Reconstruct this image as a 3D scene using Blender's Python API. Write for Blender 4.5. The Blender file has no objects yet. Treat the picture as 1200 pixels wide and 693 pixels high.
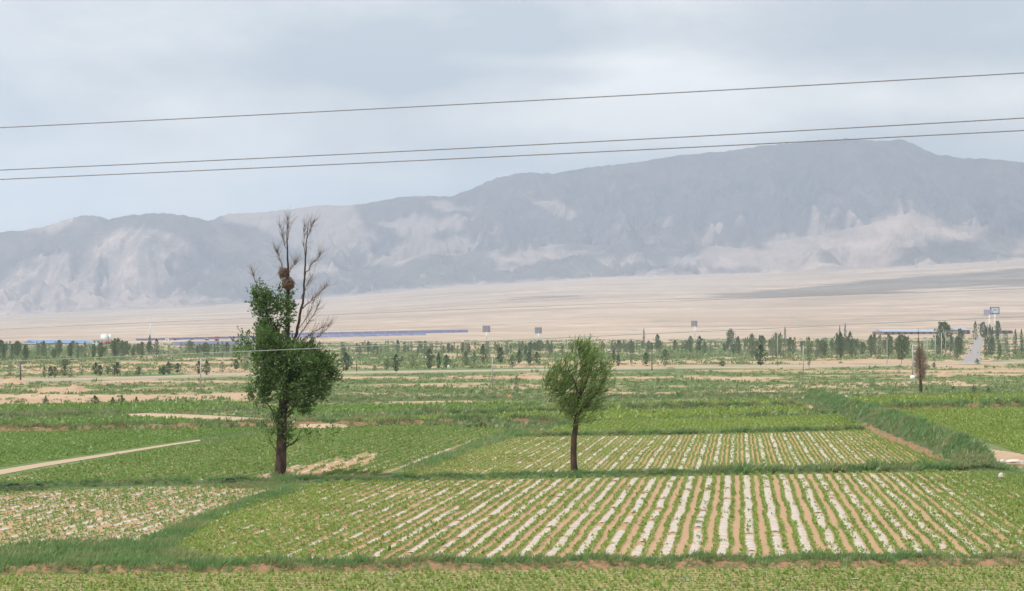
import bpy, math, random
import numpy as np
from mathutils import Vector

random.seed(7)
RNG = np.random.default_rng(11)
sc = bpy.context.scene
COL = sc.collection
F, H, HY, CX = 2000.0, 7.0, 400.0, 600.0      # focal length (px of 1200), eye height, horizon row, centre column

# ------------------------------------------------------------------ noise
def _h(ix, iy, s):
    n = (ix.astype(np.int64) * 374761393 + iy.astype(np.int64) * 668265263 + s * 974711) & 0xffffffff
    n = ((n ^ (n >> 13)) * 1274126177) & 0xffffffff
    return ((n ^ (n >> 16)) & 0xffff) / 65535.0
def perlin(x, y, s=0):
    x = np.asarray(x, float); y = np.asarray(y, float)
    ix = np.floor(x); iy = np.floor(y); fx = x - ix; fy = y - iy
    def g(dx, dy):
        a = _h(ix + dx, iy + dy, s) * 2 * np.pi
        return np.cos(a) * (fx - dx) + np.sin(a) * (fy - dy)
    u = fx ** 3 * (fx * (fx * 6 - 15) + 10); v = fy ** 3 * (fy * (fy * 6 - 15) + 10)
    a = g(0, 0) * (1 - u) + g(1, 0) * u; b = g(0, 1) * (1 - u) + g(1, 1) * u
    return (a * (1 - v) + b * v) * 1.5
def fbm(x, y, o=4, s=0):
    r = 0; a = 1; t = 0
    for i in range(o):
        r = r + a * perlin(x * 2 ** i, y * 2 ** i, s + i * 17); t += a; a *= .5
    return r / t
def ridged(x, y, o=5, s=0):
    r = 0; a = 1; t = 0
    for i in range(o):
        r = r + a * (1 - np.abs(perlin(x * 2 ** i, y * 2 ** i, s + i * 31)) * 1.6); t += a; a *= .52
    return np.clip(r / t, 0, 1)
def sstep(a, b, x):
    t = np.clip((x - a) / (b - a), 0, 1); return t * t * (3 - 2 * t)
def inpoly(px, py, poly):
    px = np.asarray(px); py = np.asarray(py); c = np.zeros(px.shape, bool); n = len(poly)
    for i in range(n):
        x1, y1 = poly[i]; x2, y2 = poly[i - 1]
        if y1 == y2: continue
        k = ((y1 > py) != (y2 > py)) & (px < (x2 - x1) * (py - y1) / (y2 - y1) + x1)
        c ^= k
    return c

# ------------------------------------------------------------------ terrain
FANX = [-400, 0, 250, 400, 550, 700, 900, 1200, 1600]
FANY = [386, 368, 356, 346, 333, 323, 318, 303, 292]
YB = 7500.0
def fan(X, Y):
    px = CX + F * X / np.maximum(Y, 1)
    tb = (HY - np.interp(px, FANX, FANY)) / F
    s = np.clip((np.minimum(Y, YB) - 900) / (YB - 900), 0, 1)
    return YB * tb * s ** 1.5
def G(px, py):                                   # pixel -> point on flat ground
    D = H * F / (py - HY); return ((px - CX) * D / F, D)
def GF(px, py):                                  # pixel -> point on the rising far ground
    ys = np.linspace(300, YB, 4000); xs = (px - CX) / F * ys
    p = HY - F * (fan(xs, ys) - H) / ys
    k = int(np.argmax(p <= py)) if (p <= py).any() else len(ys) - 1
    return xs[k], ys[k], float(fan(xs[k:k + 1], ys[k:k + 1])[0])
LAY = [  # ridge distance, silhouette
    (10600, [(-500, 300), (150, 275), (250, 257), (268, 250), (300, 249), (340, 245), (375, 240), (400, 241), (430, 238), (455, 233), (487, 229), (530, 230), (555, 220), (582, 208), (612, 202), (650, 203), (690, 196), (745, 190), (775, 185), (800, 181), (850, 177), (900, 170), (950, 165), (990, 162), (1030, 165), (1055, 163), (1070, 168), (1085, 176), (1100, 181), (1130, 185), (1160, 186), (1200, 190), (1400, 196), (1700, 220)]),
    (9300, [(-500, 296), (-100, 283), (0, 272), (30, 269), (50, 266), (75, 258), (95, 252), (115, 253), (128, 257), (150, 252), (190, 249), (215, 252), (235, 256), (250, 261), (275, 268), (300, 279), (330, 291), (360, 303), (400, 316), (450, 330), (500, 345), (560, 370), (1700, 370)]),
    (9000, [(-500, 390), (380, 370), (420, 330), (450, 312), (490, 300), (540, 296), (600, 292), (660, 286), (720, 288), (780, 290), (830, 300), (880, 330), (950, 360), (1700, 370)]),
    (8500, [(-500, 390), (760, 345), (800, 302), (830, 288), (870, 291), (900, 284), (960, 275), (1020, 262), (1065, 249), (1105, 260), (1150, 268), (1180, 276), (1220, 285), (1300, 300), (1500, 310), (1700, 320)]),
]
def mountain(X, Y):
    px = CX + F * X / np.maximum(Y, 1)
    base = fan(X, Y)
    wx = X + 160 * fbm(X / 700, Y / 700, 3, 5); wy = Y + 160 * fbm(X / 700, Y / 700, 3, 9)
    spur = ridged(wx / 620, wy / 1500, 5, 3)
    gul = ridged(wx / 190 + 4.1, wy / 420, 4, 23)
    g3 = ridged(wx / 75 + 2.7, wy / 130, 3, 37)
    out = np.full(X.shape, -200.0)
    for i, (yr, sil) in enumerate(LAY):
        sx, sy = zip(*sil)
        yrr = yr + 220 * fbm(X / 900, X * 0 + i * 3.3, 2, 40 + i)
        hgt = (HY - (np.interp(px, sx, sy) + 1.6 * fbm(px / 14.0, px * 0 + i, 3, 71))) / F * yrr + H
        yb = YB - 100 + 220 * fbm(X / 600, X * 0, 3, 60 + i) + i * 20
        t = np.clip((Y - yb) / (yrr - yb), 0, 1)
        b = np.clip(1 - (Y - yrr) / 1500, -1, 1)
        rel = np.maximum(hgt - base, -100)
        w = np.clip((1 - t) * 3.2, 0, 1) * sstep(0, .12, t)
        prof = t ** 1.15 * (1 - w * (.80 * (1 - spur) + .30 * (1 - gul) + .08 * (1 - g3)) * 1.15)
        z = base - 30 + (rel + 30) * np.where(Y < yrr, prof, b)
        out = np.maximum(out, z)
    return out
def terrain(X, Y):
    return np.where(Y > YB - 400, np.maximum(fan(X, Y), mountain(X, Y)), fan(X, Y))

# ------------------------------------------------------------------ materials
def new_mat(name):
    m = bpy.data.materials.new(name); m.use_nodes = True
    nt = m.node_tree; nt.nodes.clear()
    return m, nt, nt.nodes.new('ShaderNodeOutputMaterial')
def N(nt, t, **k):
    n = nt.nodes.new(t)
    for a, b in k.items():
        if a.startswith('i_'): n.inputs[a[2:].replace('_', ' ')].default_value = b
        else: setattr(n, a, b)
    return n
def L(nt, a, b): nt.links.new(a, b)
def rgb(c): return (c[0], c[1], c[2], 1)
def mix(nt, fac, a, b, mode='MIX'):
    n = nt.nodes.new('ShaderNodeMix'); n.data_type = 'RGBA'; n.blend_type = mode
    for sock, v in ((n.inputs[0], fac), (n.inputs[6], a), (n.inputs[7], b)):
        if hasattr(v, 'is_output'): L(nt, v, sock)
        elif isinstance(v, (int, float)): sock.default_value = v
        else: sock.default_value = rgb(v)
    return n.outputs[2]
def noise(nt, scale, detail=4, vec=None, rough=.55, map_scale=None):
    n = N(nt, 'ShaderNodeTexNoise'); n.inputs['Scale'].default_value = scale
    n.inputs['Detail'].default_value = detail; n.inputs['Roughness'].default_value = rough
    if vec is None:
        vec = N(nt, 'ShaderNodeTexCoord').outputs['Object']
    if map_scale:
        mp = N(nt, 'ShaderNodeMapping'); mp.inputs['Scale'].default_value = map_scale
        L(nt, vec, mp.inputs[0]); vec = mp.outputs[0]
    L(nt, vec, n.inputs['Vector']); return n.outputs['Fac']
def ramp(nt, fac, lo, hi):
    n = N(nt, 'ShaderNodeMapRange'); n.inputs['From Min'].default_value = lo; n.inputs['From Max'].default_value = hi
    L(nt, fac, n.inputs['Value']); return n.outputs[0]
def attr(nt, name):
    n = N(nt, 'ShaderNodeAttribute'); n.attribute_name = name; return n.outputs['Fac']
def bsdf(nt, out, color, rough=.9, spec=.2, bump=None, bump_d=.1, bump_s=.5, metallic=0):
    p = N(nt, 'ShaderNodeBsdfPrincipled'); p.inputs['Roughness'].default_value = rough
    p.inputs['Specular IOR Level'].default_value = spec; p.inputs['Metallic'].default_value = metallic
    if hasattr(color, 'is_output'): L(nt, color, p.inputs['Base Color'])
    else: p.inputs['Base Color'].default_value = rgb(color)
    if bump is not None:
        b = N(nt, 'ShaderNodeBump'); b.inputs['Distance'].default_value = bump_d; b.inputs['Strength'].default_value = bump_s
        L(nt, bump, b.inputs['Height']); L(nt, b.outputs[0], p.inputs['Normal'])
    L(nt, p.outputs[0], out.inputs[0]); return p
def mat_simple(name, c1, c2=None, scale=3.0, rough=.85, spec=.2, bump=0, map_scale=None, metallic=0):
    m, nt, out = new_mat(name)
    n = noise(nt, scale, 5, map_scale=map_scale)
    c = mix(nt, ramp(nt, n, .35, .65), c1, c2 or tuple(x * .7 for x in c1))
    bsdf(nt, out, c, rough, spec, n if bump else None, bump, .6, metallic); return m
def mat_leaf(name, dark, light, dry=None, trans=.3):
    m, nt, out = new_mat(name)
    c = mix(nt, attr(nt, 'tint'), dark, light)
    if dry: c = mix(nt, ramp(nt, noise(nt, .35, 3), .46, .64), c, dry)
    d = N(nt, 'ShaderNodeBsdfDiffuse'); L(nt, c, d.inputs[0])
    t = N(nt, 'ShaderNodeBsdfTranslucent'); L(nt, mix(nt, .35, c, tuple(min(1, x * 1.6) for x in light)), t.inputs[0])
    g = N(nt, 'ShaderNodeBsdfGlossy'); g.inputs['Roughness'].default_value = .45; g.inputs[0].default_value = (.9, .95, 1, 1)
    s = N(nt, 'ShaderNodeMixShader'); s.inputs[0].default_value = trans; L(nt, d.outputs[0], s.inputs[1]); L(nt, t.outputs[0], s.inputs[2])
    s2 = N(nt, 'ShaderNodeMixShader'); s2.inputs[0].default_value = .03; L(nt, s.outputs[0], s2.inputs[1]); L(nt, g.outputs[0], s2.inputs[2])
    L(nt, s2.outputs[0], out.inputs[0]); return m

def mat_ground():
    m, nt, out = new_mat('ground_soil_and_weeds')
    veg = attr(nt, 'veg'); far = attr(nt, 'far'); red = attr(nt, 'red')
    n1 = noise(nt, .9, 6); n2 = noise(nt, .06, 5); n3 = noise(nt, 5, 3)
    soil = mix(nt, ramp(nt, n2, .35, .65), (.44, .32, .215), (.52, .40, .285))
    soil = mix(nt, ramp(nt, n1, .4, .75), soil, (.36, .25, .165))
    soil = mix(nt, red, soil, (.40, .20, .12))
    grs = mix(nt, ramp(nt, n1, .35, .65), (.075, .135, .05), (.15, .215, .075))
    grs = mix(nt, ramp(nt, n2, .45, .7), grs, (.23, .235, .11))
    add = N(nt, 'ShaderNodeMath', operation='MULTIPLY_ADD'); L(nt, n3, add.inputs[0]); add.inputs[1].default_value = .7; add.inputs[2].default_value = -.35
    a2 = N(nt, 'ShaderNodeMath', operation='ADD'); L(nt, veg, a2.inputs[0]); L(nt, add.outputs[0], a2.inputs[1])
    c = mix(nt, ramp(nt, a2.outputs[0], .35, .65), soil, grs)
    # gravel desert of the far fan: streaks of pale wash and darker scrub
    d1 = noise(nt, .004, 8, rough=.68, map_scale=(.55, 1, 1)); d2 = noise(nt, .03, 5, rough=.7, map_scale=(.5, 1, 1)); d3 = noise(nt, .0009, 4)
    des = mix(nt, ramp(nt, d1, .42, .6), (.36, .27, .20), (.56, .44, .345))
    des = mix(nt, ramp(nt, d2, .5, .62), des, (.28, .23, .19))
    des = mix(nt, ramp(nt, d3, .45, .7), des, (.45, .355, .28))
    c = mix(nt, far, c, des)
    bsdf(nt, out, c, .95, .1, n3, .08, .5); return m
def mat_rock():
    m, nt, out = new_mat('mountain_rock')
    n1 = noise(nt, .004, 9, rough=.65); n2 = noise(nt, .0012, 4)
    c = mix(nt, ramp(nt, n1, .38, .62), (.25, .195, .175), (.54, .415, .355))
    c = mix(nt, ramp(nt, n2, .45, .65), c, (.38, .30, .265))
    n3 = noise(nt, .018, 8, rough=.7); c = mix(nt, ramp(nt, n3, .45, .8), c, (.30, .24, .215)); n4 = N(nt, 'ShaderNodeMath', operation='MULTIPLY_ADD'); L(nt, n3, n4.inputs[0]); n4.inputs[1].default_value = .10; L(nt, n1, n4.inputs[2]); bsdf(nt, out, c, .95, .1, n4.outputs[0], 70, .7); return m
def mat_soil(name, c1, c2, green=None, gfac=0.0):
    m, nt, out = new_mat(name)
    n1 = noise(nt, 6, 5); n2 = noise(nt, .35, 4); n3 = noise(nt, 22, 3)
    c = mix(nt, ramp(nt, n1, .35, .65), c1, c2)
    c = mix(nt, ramp(nt, n2, .4, .7), c, tuple(x * .86 for x in c1))
    if green: c = mix(nt, ramp(nt, n1, .62 - gfac * .5, .72 - gfac * .3), c, green)
    bsdf(nt, out, c, .95, .1, n3, .03, .8); return m
def mat_film():
    m, nt, out = new_mat('white_mulch_film')
    uv = N(nt, 'ShaderNodeUVMap').outputs[0]
    # soil thrown across the film at short steps, dust and torn places
    mp = N(nt, 'ShaderNodeMapping'); mp.inputs['Scale'].default_value = (.18, 1, 1); L(nt, uv, mp.inputs[0])
    wv = N(nt, 'ShaderNodeTexWave', bands_direction='Y'); L(nt, mp.outputs[0], wv.inputs['Vector'])
    wv.inputs['Scale'].default_value = .36; wv.inputs['Distortion'].default_value = 5; wv.inputs['Detail'].default_value = 3; wv.inputs['Detail Scale'].default_value = 1.6
    n2 = noise(nt, 1.0, 5, uv, .65, (2.5, .6, 1)); n3 = noise(nt, 1.0, 4, uv, .6, (5, 2.2, 1)); n4 = noise(nt, 1.0, 2, uv, .5, (6, 9, 1))
    c = mix(nt, ramp(nt, n4, .35, .65), (.45, .43, .38), (.60, .58, .54))
    c = mix(nt, ramp(nt, wv.outputs['Fac'], .38, .16), c, (.47, .35, .24))
    c = mix(nt, ramp(nt, n3, .47, .60), c, (.50, .39, .28))
    c = mix(nt, ramp(nt, n2, .56, .66), c, (.44, .32, .21))
    bsdf(nt, out, c, .42, .4, n4, .02, .6); return m

M = {}
M['ground'] = mat_ground(); M['rock'] = mat_rock()
M['field_soil'] = mat_soil('field_soil', (.47, .315, .195), (.40, .265, .16))
M['field_soil_green'] = mat_soil('weedy_field_soil', (.42, .31, .18), (.34, .27, .14), (.17, .21, .06), .35)
M['crop_ground'] = mat_soil('green_crop_ground', (.20, .23, .07), (.15, .19, .055), (.12, .18, .045), .4)
M['path'] = mat_soil('tan_dirt_path', (.50, .39, .27), (.42, .32, .215))
M['red_soil'] = mat_soil('reddish_bank_soil', (.36, .21, .13), (.27, .155, .095), (.12, .15, .06), .35)
M['grass_soil'] = mat_soil('grassy_bank_soil', (.14, .16, .08), (.18, .17, .09), (.09, .13, .055), .5)
M['road'] = mat_soil('pale_road', (.47, .41, .33), (.40, .35, .28))
M['lane'] = mat_soil('grey_lane_asphalt', (.34, .315, .305), (.29, .27, .265))
M['film'] = mat_film()
M['crop'] = mat_leaf('crop_leaf', (.15, .23, .045), (.31, .41, .10), None, .4)
M['crop_deep'] = mat_leaf('crop_leaf_deep', (.12, .21, .05), (.25, .36, .095), None, .4)
M['crop_yellow'] = mat_leaf('crop_leaf_yellowish', (.18, .25, .05), (.33, .41, .10), None, .4)
M['grass'] = mat_leaf('bank_grass', (.11, .195, .07), (.25, .35, .13), (.34, .33, .17), .45)
M['grass_blue'] = mat_leaf('bank_grass_bluish', (.10, .195, .068), (.235, .365, .135), (.31, .33, .155), .45)
M['grass_dark'] = mat_leaf('dark_shrub_leaf', (.05, .09, .045), (.13, .19, .09))
M['weed'] = mat_leaf('weed_leaf', (.11, .18, .075), (.24, .32, .13), (.34, .32, .17), .4)
M['poplar'] = mat_leaf('poplar_leaf', (.036, .09, .026), (.155, .255, .068), None, .36)
M['willow'] = mat_leaf('slender_tree_leaf', (.075, .15, .042), (.27, .385, .105), None, .5)
M['far_leaf'] = mat_leaf('plantation_leaf', (.10, .135, .075), (.205, .25, .135))
M['far_dark'] = mat_leaf('plantation_leaf_dark', (.06, .095, .056), (.135, .185, .105))
M['far_pale'] = mat_leaf('plantation_leaf_pale', (.14, .18, .105), (.23, .28, .16))
M['deadtwig'] = mat_leaf('dry_reddish_twig', (.29, .205, .16), (.45, .34, .27), trans=.1)
M['bark'] = mat_simple('poplar_bark', (.115, .075, .055), (.045, .032, .027), 3, .95, .1, .05, (1.5, 1.5, .5))
M['bark_dead'] = mat_simple('bare_branch_bark', (.28, .21, .18), (.17, .125, .11), 3, .95, .1)
M['bark_far'] = mat_simple('plantation_bark', (.10, .075, .06), (.06, .045, .04), 3, .95, .1)
M['nest'] = mat_simple('nest_twigs', (.25, .175, .125), (.14, .095, .07), 6, .95, .1)
M['wire'] = mat_simple('grey_cable', (.22, .21, .23), (.26, .25, .27), 1, .6, .3)
M['wire_pale'] = mat_simple('pale_cable', (.40, .41, .42), (.34, .35, .36), 1, .6, .3)
M['concrete'] = mat_simple('pale_concrete_pole', (.50, .48, .45), (.40, .38, .36), 2, .85, .2)
M['wood'] = mat_simple('grey_wood_pole', (.16, .14, .12), (.11, .10, .09), 2, .9, .1)
M['white'] = mat_simple('white_paint', (.80, .80, .79), (.70, .70, .69), .3, .6, .3)
M['redpaint'] = mat_simple('red_paint', (.60, .07, .06), (.45, .06, .05), .3, .6, .3)
M['blue_roof'] = mat_simple('blue_roof_sheet', (.19, .31, .54), (.16, .26, .46), .3, .5, .4)
M['pale_blue_roof'] = mat_simple('pale_blue_roof_sheet', (.36, .43, .54), (.30, .38, .50), .2, .5, .4)
M['greywall'] = mat_simple('grey_shed_wall', (.34, .32, .31), (.28, .26, .26), .5, .8, .2)
M['brick'] = mat_simple('red_brown_wall', (.33, .20, .16), (.26, .165, .135), .6, .9, .1)
M['dark'] = mat_simple('dark_opening', (.05, .05, .055), (.04, .04, .045), 1, .6, .3)
M['panel'] = mat_simple('solar_panel_glass', (.085, .095, .20), (.065, .075, .17), .12, .35, .4)
M['panel_pale'] = mat_simple('solar_panel_glass_pale', (.20, .20, .34), (.16, .17, .30), .12, .35, .4)
M['steel'] = mat_simple('galvanised_steel', (.55, .56, .58), (.48, .49, .5), .8, .5, .5, metallic=.3)
M['board_grey'] = mat_simple('billboard_grey', (.27, .27, .29), (.22, .22, .25), .6, .7, .2)
M['board_blue'] = mat_simple('billboard_blue', (.07, .14, .34), (.06, .11, .28), .6, .6, .3)
M['board_lilac'] = mat_simple('billboard_lilac', (.42, .36, .50), (.36, .32, .46), .6, .6, .3)
M['board_pale'] = mat_simple('billboard_pale', (.62, .66, .68), (.52, .58, .60), .6, .6, .3)
M['stone'] = mat_simple('pale_stone', (.66, .62, .57), (.52, .47, .42), 2, .9, .1, .05)
M['mound'] = mat_soil('loose_tan_soil', (.50, .36, .24), (.43, .30, .20))
M['mound_red'] = mat_soil('loose_orange_soil', (.48, .24, .11), (.40, .20, .10))
m_, nt_, o__ = new_mat('thin_cloud')
d_ = N(nt_, 'ShaderNodeBsdfDiffuse'); d_.inputs[0].default_value = (.8, .8, .8, 1); t_ = N(nt_, 'ShaderNodeBsdfTransparent')
x_ = N(nt_, 'ShaderNodeMixShader'); x_.inputs[0].default_value = .34; L(nt_, d_.outputs[0], x_.inputs[1]); L(nt_, t_.outputs[0], x_.inputs[2]); L(nt_, x_.outputs[0], o__.inputs[0])
M['cloud'] = m_

# ------------------------------------------------------------------ mesh helpers
def mesh(name, V, Fc, mats, attrs=None, smooth=False, mat_idx=None, uv=None):
    V = np.asarray(V, np.float32).reshape(-1, 3)
    me = bpy.data.meshes.new(name)
    if isinstance(Fc, np.ndarray):
        n, k = Fc.shape
        me.vertices.add(len(V)); me.vertices.foreach_set('co', V.ravel())
        me.loops.add(n * k); me.loops.foreach_set('vertex_index', Fc.astype(np.int32).ravel())
        me.polygons.add(n); me.polygons.foreach_set('loop_start', np.arange(n, dtype=np.int32) * k)
        me.polygons.foreach_set('loop_total', np.full(n, k, np.int32))
        me.update(calc_edges=True)
    else:
        me.from_pydata([tuple(map(float, v)) for v in V], [], [tuple(map(int, f)) for f in Fc]); me.update()
    for m in (mats if isinstance(mats, (list, tuple)) else [mats]): me.materials.append(m)
    if mat_idx is not None: me.polygons.foreach_set('material_index', np.asarray(mat_idx, np.int32))
    for k_, a in (attrs or {}).items():
        at = me.attributes.new(k_, 'FLOAT', 'POINT'); at.data.foreach_set('value', np.asarray(a, np.float32))
    if uv is not None:
        l = me.uv_layers.new(name='UVMap'); vi = np.empty(len(me.loops), np.int32); me.loops.foreach_get('vertex_index', vi)
        l.data.foreach_set('uv', np.asarray(uv, np.float32)[vi].ravel())
    if smooth: me.polygons.foreach_set('use_smooth', np.ones(len(me.polygons), bool))
    return me
def obj(name, me, parent=None, loc=None):
    o = bpy.data.objects.new(name, me); COL.objects.link(o)
    if parent is not None: o.parent = parent
    if loc is not None: o.location = loc
    return o
def tag(o, label, cat, group=None, kind=None):
    o['label'] = label; o['category'] = cat
    if group: o['group'] = group
    if kind: o['kind'] = kind
    return o
def thing(name, label, cat, loc, group=None, rz=0):
    o = bpy.data.objects.new(name, None); COL.objects.link(o); o.location = loc; o.rotation_euler = (0, 0, rz)
    o.empty_display_size = .2
    return tag(o, label, cat, group)

class MB:                                        # collects polygons
    def __init__(s): s.v = []; s.f = []; s.mi = []
    def add(s, v, f, mi=0):
        b = len(s.v); s.v += [tuple(p) for p in v]; s.f += [tuple(i + b for i in q) for q in f]; s.mi += [mi] * len(f)
    def box(s, x0, x1, y0, y1, z0, z1, mi=0):
        s.add([(x0, y0, z0), (x1, y0, z0), (x1, y1, z0), (x0, y1, z0), (x0, y0, z1), (x1, y0, z1), (x1, y1, z1), (x0, y1, z1)],
              [(0, 3, 2, 1), (4, 5, 6, 7), (0, 1, 5, 4), (1, 2, 6, 5), (2, 3, 7, 6), (3, 0, 4, 7)], mi)
    def tube(s, pts, rad, n=7, mi=0, cap=True):
        P = [Vector(p) for p in pts]; rings = []
        for i, p in enumerate(P):
            d = (P[min(i + 1, len(P) - 1)] - P[max(i - 1, 0)]).normalized()
            a = d.cross(Vector((0.31, 0.87, 0.12))).normalized(); b = d.cross(a)
            r = rad[i] if isinstance(rad, (list, tuple, np.ndarray)) else rad
            rings.append([p + (a * math.cos(2 * math.pi * k / n) + b * math.sin(2 * math.pi * k / n)) * r for k in range(n)])
        v = [q for r in rings for q in r]; f = []
        for i in range(len(P) - 1):
            for k in range(n):
                k2 = (k + 1) % n; f.append((i * n + k, i * n + k2, (i + 1) * n + k2, (i + 1) * n + k))
        if cap: f.append(tuple(range(n - 1, -1, -1))); f.append(tuple(range((len(P) - 1) * n, len(P) * n)))
        s.add(v, f, mi)
    def lathe(s, prof, n=16, c=(0, 0), mi=0):
        v = []; f = []
        for r, z in prof: v += [(c[0] + r * math.cos(2 * math.pi * k / n), c[1] + r * math.sin(2 * math.pi * k / n), z) for k in range(n)]
        for i in range(len(prof) - 1):
            for k in range(n): k2 = (k + 1) % n; f.append((i * n + k, i * n + k2, (i + 1) * n + k2, (i + 1) * n + k))
        f.append(tuple(range(n - 1, -1, -1))); f.append(tuple(range((len(prof) - 1) * n, len(prof) * n)))
        s.add(v, f, mi)
    def make(s, name, mats, parent=None, smooth=False, loc=None):
        return obj(name, mesh(name, s.v, s.f, mats, smooth=smooth, mat_idx=s.mi), parent, loc)
def norm(a): return a / np.maximum(np.linalg.norm(a, axis=-1, keepdims=True), 1e-9)
def leaf_arrays(c, d, length, width, rng, flat=None):
    """diamond leaves: base c, direction d"""
    n = len(c); d = norm(d); r = rng.normal(size=(n, 3)) if flat is None else flat
    w = norm(np.cross(d, r)); nn = np.cross(d, w)
    l = np.broadcast_to(np.asarray(length), (n,))[:, None]; wd = np.broadcast_to(np.asarray(width), (n,))[:, None]
    V = np.empty((n, 4, 3)); V[:, 0] = c; V[:, 1] = c + d * l * .5 + w * wd * .5 + nn * l * .06
    V[:, 2] = c + d * l; V[:, 3] = c + d * l * .5 - w * wd * .5 + nn * l * .06
    return V
def leaf_mesh(name, V, tint, mat):
    n = len(V); return mesh(name, V.reshape(-1, 3), np.arange(n * 4).reshape(n, 4), mat, {'tint': np.repeat(tint, 4)})

# ------------------------------------------------------------------ camera, sky, sun, haze
cam = bpy.data.cameras.new('camera'); co = bpy.data.objects.new('camera', cam); COL.objects.link(co)
co.location = (0, 0, H); co.rotation_euler = (math.radians(90), 0, 0)
cam.sensor_width = 36; cam.lens = 36 * F / 1200; cam.shift_y = (HY - 346.5) / 1200; cam.clip_end = 90000; cam.clip_start = .5
sc.camera = co
TO_SUN = np.array([-.42, -.22, .88]); TO_SUN /= np.linalg.norm(TO_SUN)
elev = math.asin(TO_SUN[2]); az = math.atan2(TO_SUN[0], TO_SUN[1])      # compass angle from +Y
sd = bpy.data.lights.new('sun', 'SUN'); sd.energy = 3.7; sd.angle = math.radians(1.3); sd.color = (1, .955, .89)
so = bpy.data.objects.new('sun', sd); COL.objects.link(so)
so.rotation_euler = Vector(-TO_SUN).to_track_quat('-Z', 'Y').to_euler()
w = bpy.data.worlds.new('World'); sc.world = w; w.use_nodes = True
nt = w.node_tree; nt.nodes.clear()
out = nt.nodes.new('ShaderNodeOutputWorld')
sky = N(nt, 'ShaderNodeTexSky', sky_type='NISHITA'); sky.sun_disc = False; sky.sun_elevation = elev; sky.sun_rotation = az
bg = N(nt, 'ShaderNodeBackground'); bg.inputs[1].default_value = .1; L(nt, sky.outputs[0], bg.inputs[0])
tc = N(nt, 'ShaderNodeTexCoord').outputs['Generated']
n1 = noise(nt, 1, 5, tc, .5, (5, 5, 14)); n2 = noise(nt, 1, 6, tc, .6, (12, 12, 34)); n3 = noise(nt, 1, 3, tc, .5, (2.2, 2.2, 7))
a = N(nt, 'ShaderNodeMath', operation='MULTIPLY_ADD'); L(nt, n2, a.inputs[0]); a.inputs[1].default_value = .35; L(nt, n1, a.inputs[2])
val = a.outputs[0]
def lobe(val, px, py, wx, wy, amp):
    d = np.array([(px - CX) / F, 1, (HY - py) / F]); d /= np.linalg.norm(d)
    s = N(nt, 'ShaderNodeVectorMath', operation='SUBTRACT'); L(nt, tc, s.inputs[0]); s.inputs[1].default_value = tuple(d)
    q = N(nt, 'ShaderNodeVectorMath', operation='MULTIPLY'); L(nt, s.outputs[0], q.inputs[0]); q.inputs[1].default_value = (F / wx, 4, F / wy)
    dd = N(nt, 'ShaderNodeVectorMath', operation='DOT_PRODUCT'); L(nt, q.outputs[0], dd.inputs[0]); L(nt, q.outputs[0], dd.inputs[1])
    e = N(nt, 'ShaderNodeMath', operation='MULTIPLY'); L(nt, dd.outputs['Value'], e.inputs[0]); e.inputs[1].default_value = -1
    x = N(nt, 'ShaderNodeMath', operation='EXPONENT'); L(nt, e.outputs[0], x.inputs[0])
    r = N(nt, 'ShaderNodeMath', operation='MULTIPLY_ADD'); L(nt, x.outputs[0], r.inputs[0]); r.inputs[1].default_value = amp * 1.5; L(nt, val, r.inputs[2])
    return r.outputs[0]
for lb in [(330, 82, 230, 26, -.16), (560, 40, 200, 40, -.14), (640, 85, 200, 22, -.08), (1120, 30, 260, 50, -.20), (1180, 70, 120, 25, -.10),
           (100, 45, 130, 45, .16), (215, 108, 90, 26, .12), (740, 100, 150, 45, .16), (980, 110, 250, 40, .10), (640, 72, 160, 10, .10), (130, 215, 260, 60, .14), (800, 150, 300, 30, .08), (520, 210, 100, 14, .10)]:
    val = lobe(val, *lb)
ccol = N(nt, 'ShaderNodeValToRGB'); L(nt, ramp(nt, val, .47, .93), ccol.inputs[0])
e = ccol.color_ramp.elements; e[0].position = 0; e[0].color = (.58, .605, .63, 1); e[1].position = 1; e[1].color = (1.2, 1.15, 1.08, 1)
k = e.new(.5); k.color = (.87, .86, .83, 1)
bg2 = N(nt, 'ShaderNodeBackground'); L(nt, ccol.outputs[0], bg2.inputs[0]); bg2.inputs[1].default_value = 1.0
ms = N(nt, 'ShaderNodeMixShader'); L(nt, ramp(nt, n3, .1, .35), ms.inputs[0]); L(nt, bg.outputs[0], ms.inputs[1]); L(nt, bg2.outputs[0], ms.inputs[2])
L(nt, ms.outputs[0], out.inputs[0])
vs = sc.view_settings; vs.view_transform = 'Standard'; vs.look = 'None'; vs.exposure = 0.08; vs.gamma = 1; vs.use_curve_mapping = False
sc.render.engine = 'CYCLES'; cy = sc.cycles
cy.use_denoising = True; cy.max_bounces = 6; cy.diffuse_bounces = 3; cy.volume_bounces = 1; cy.transparent_max_bounces = 8
cy.use_adaptive_sampling = True; cy.adaptive_threshold = .01
HAZE = 1.0e-4
m, nt, out = new_mat('haze_air'); pv = N(nt, 'ShaderNodeVolumePrincipled')
pv.inputs['Color'].default_value = (.60, .77, 1.0, 1); pv.inputs['Density'].default_value = HAZE; pv.inputs['Density Attribute'].default_value = ''
pv.inputs['Anisotropy'].default_value = .1; L(nt, pv.outputs[0], out.inputs['Volume'])
hz = MB(); hz.box(-9000, 9000, -700, 16500, -3, 1500)
tag(hz.make('haze', m), 'pale dusty haze filling the air over fields, desert and mountains', 'haze', kind='stuff')

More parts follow.
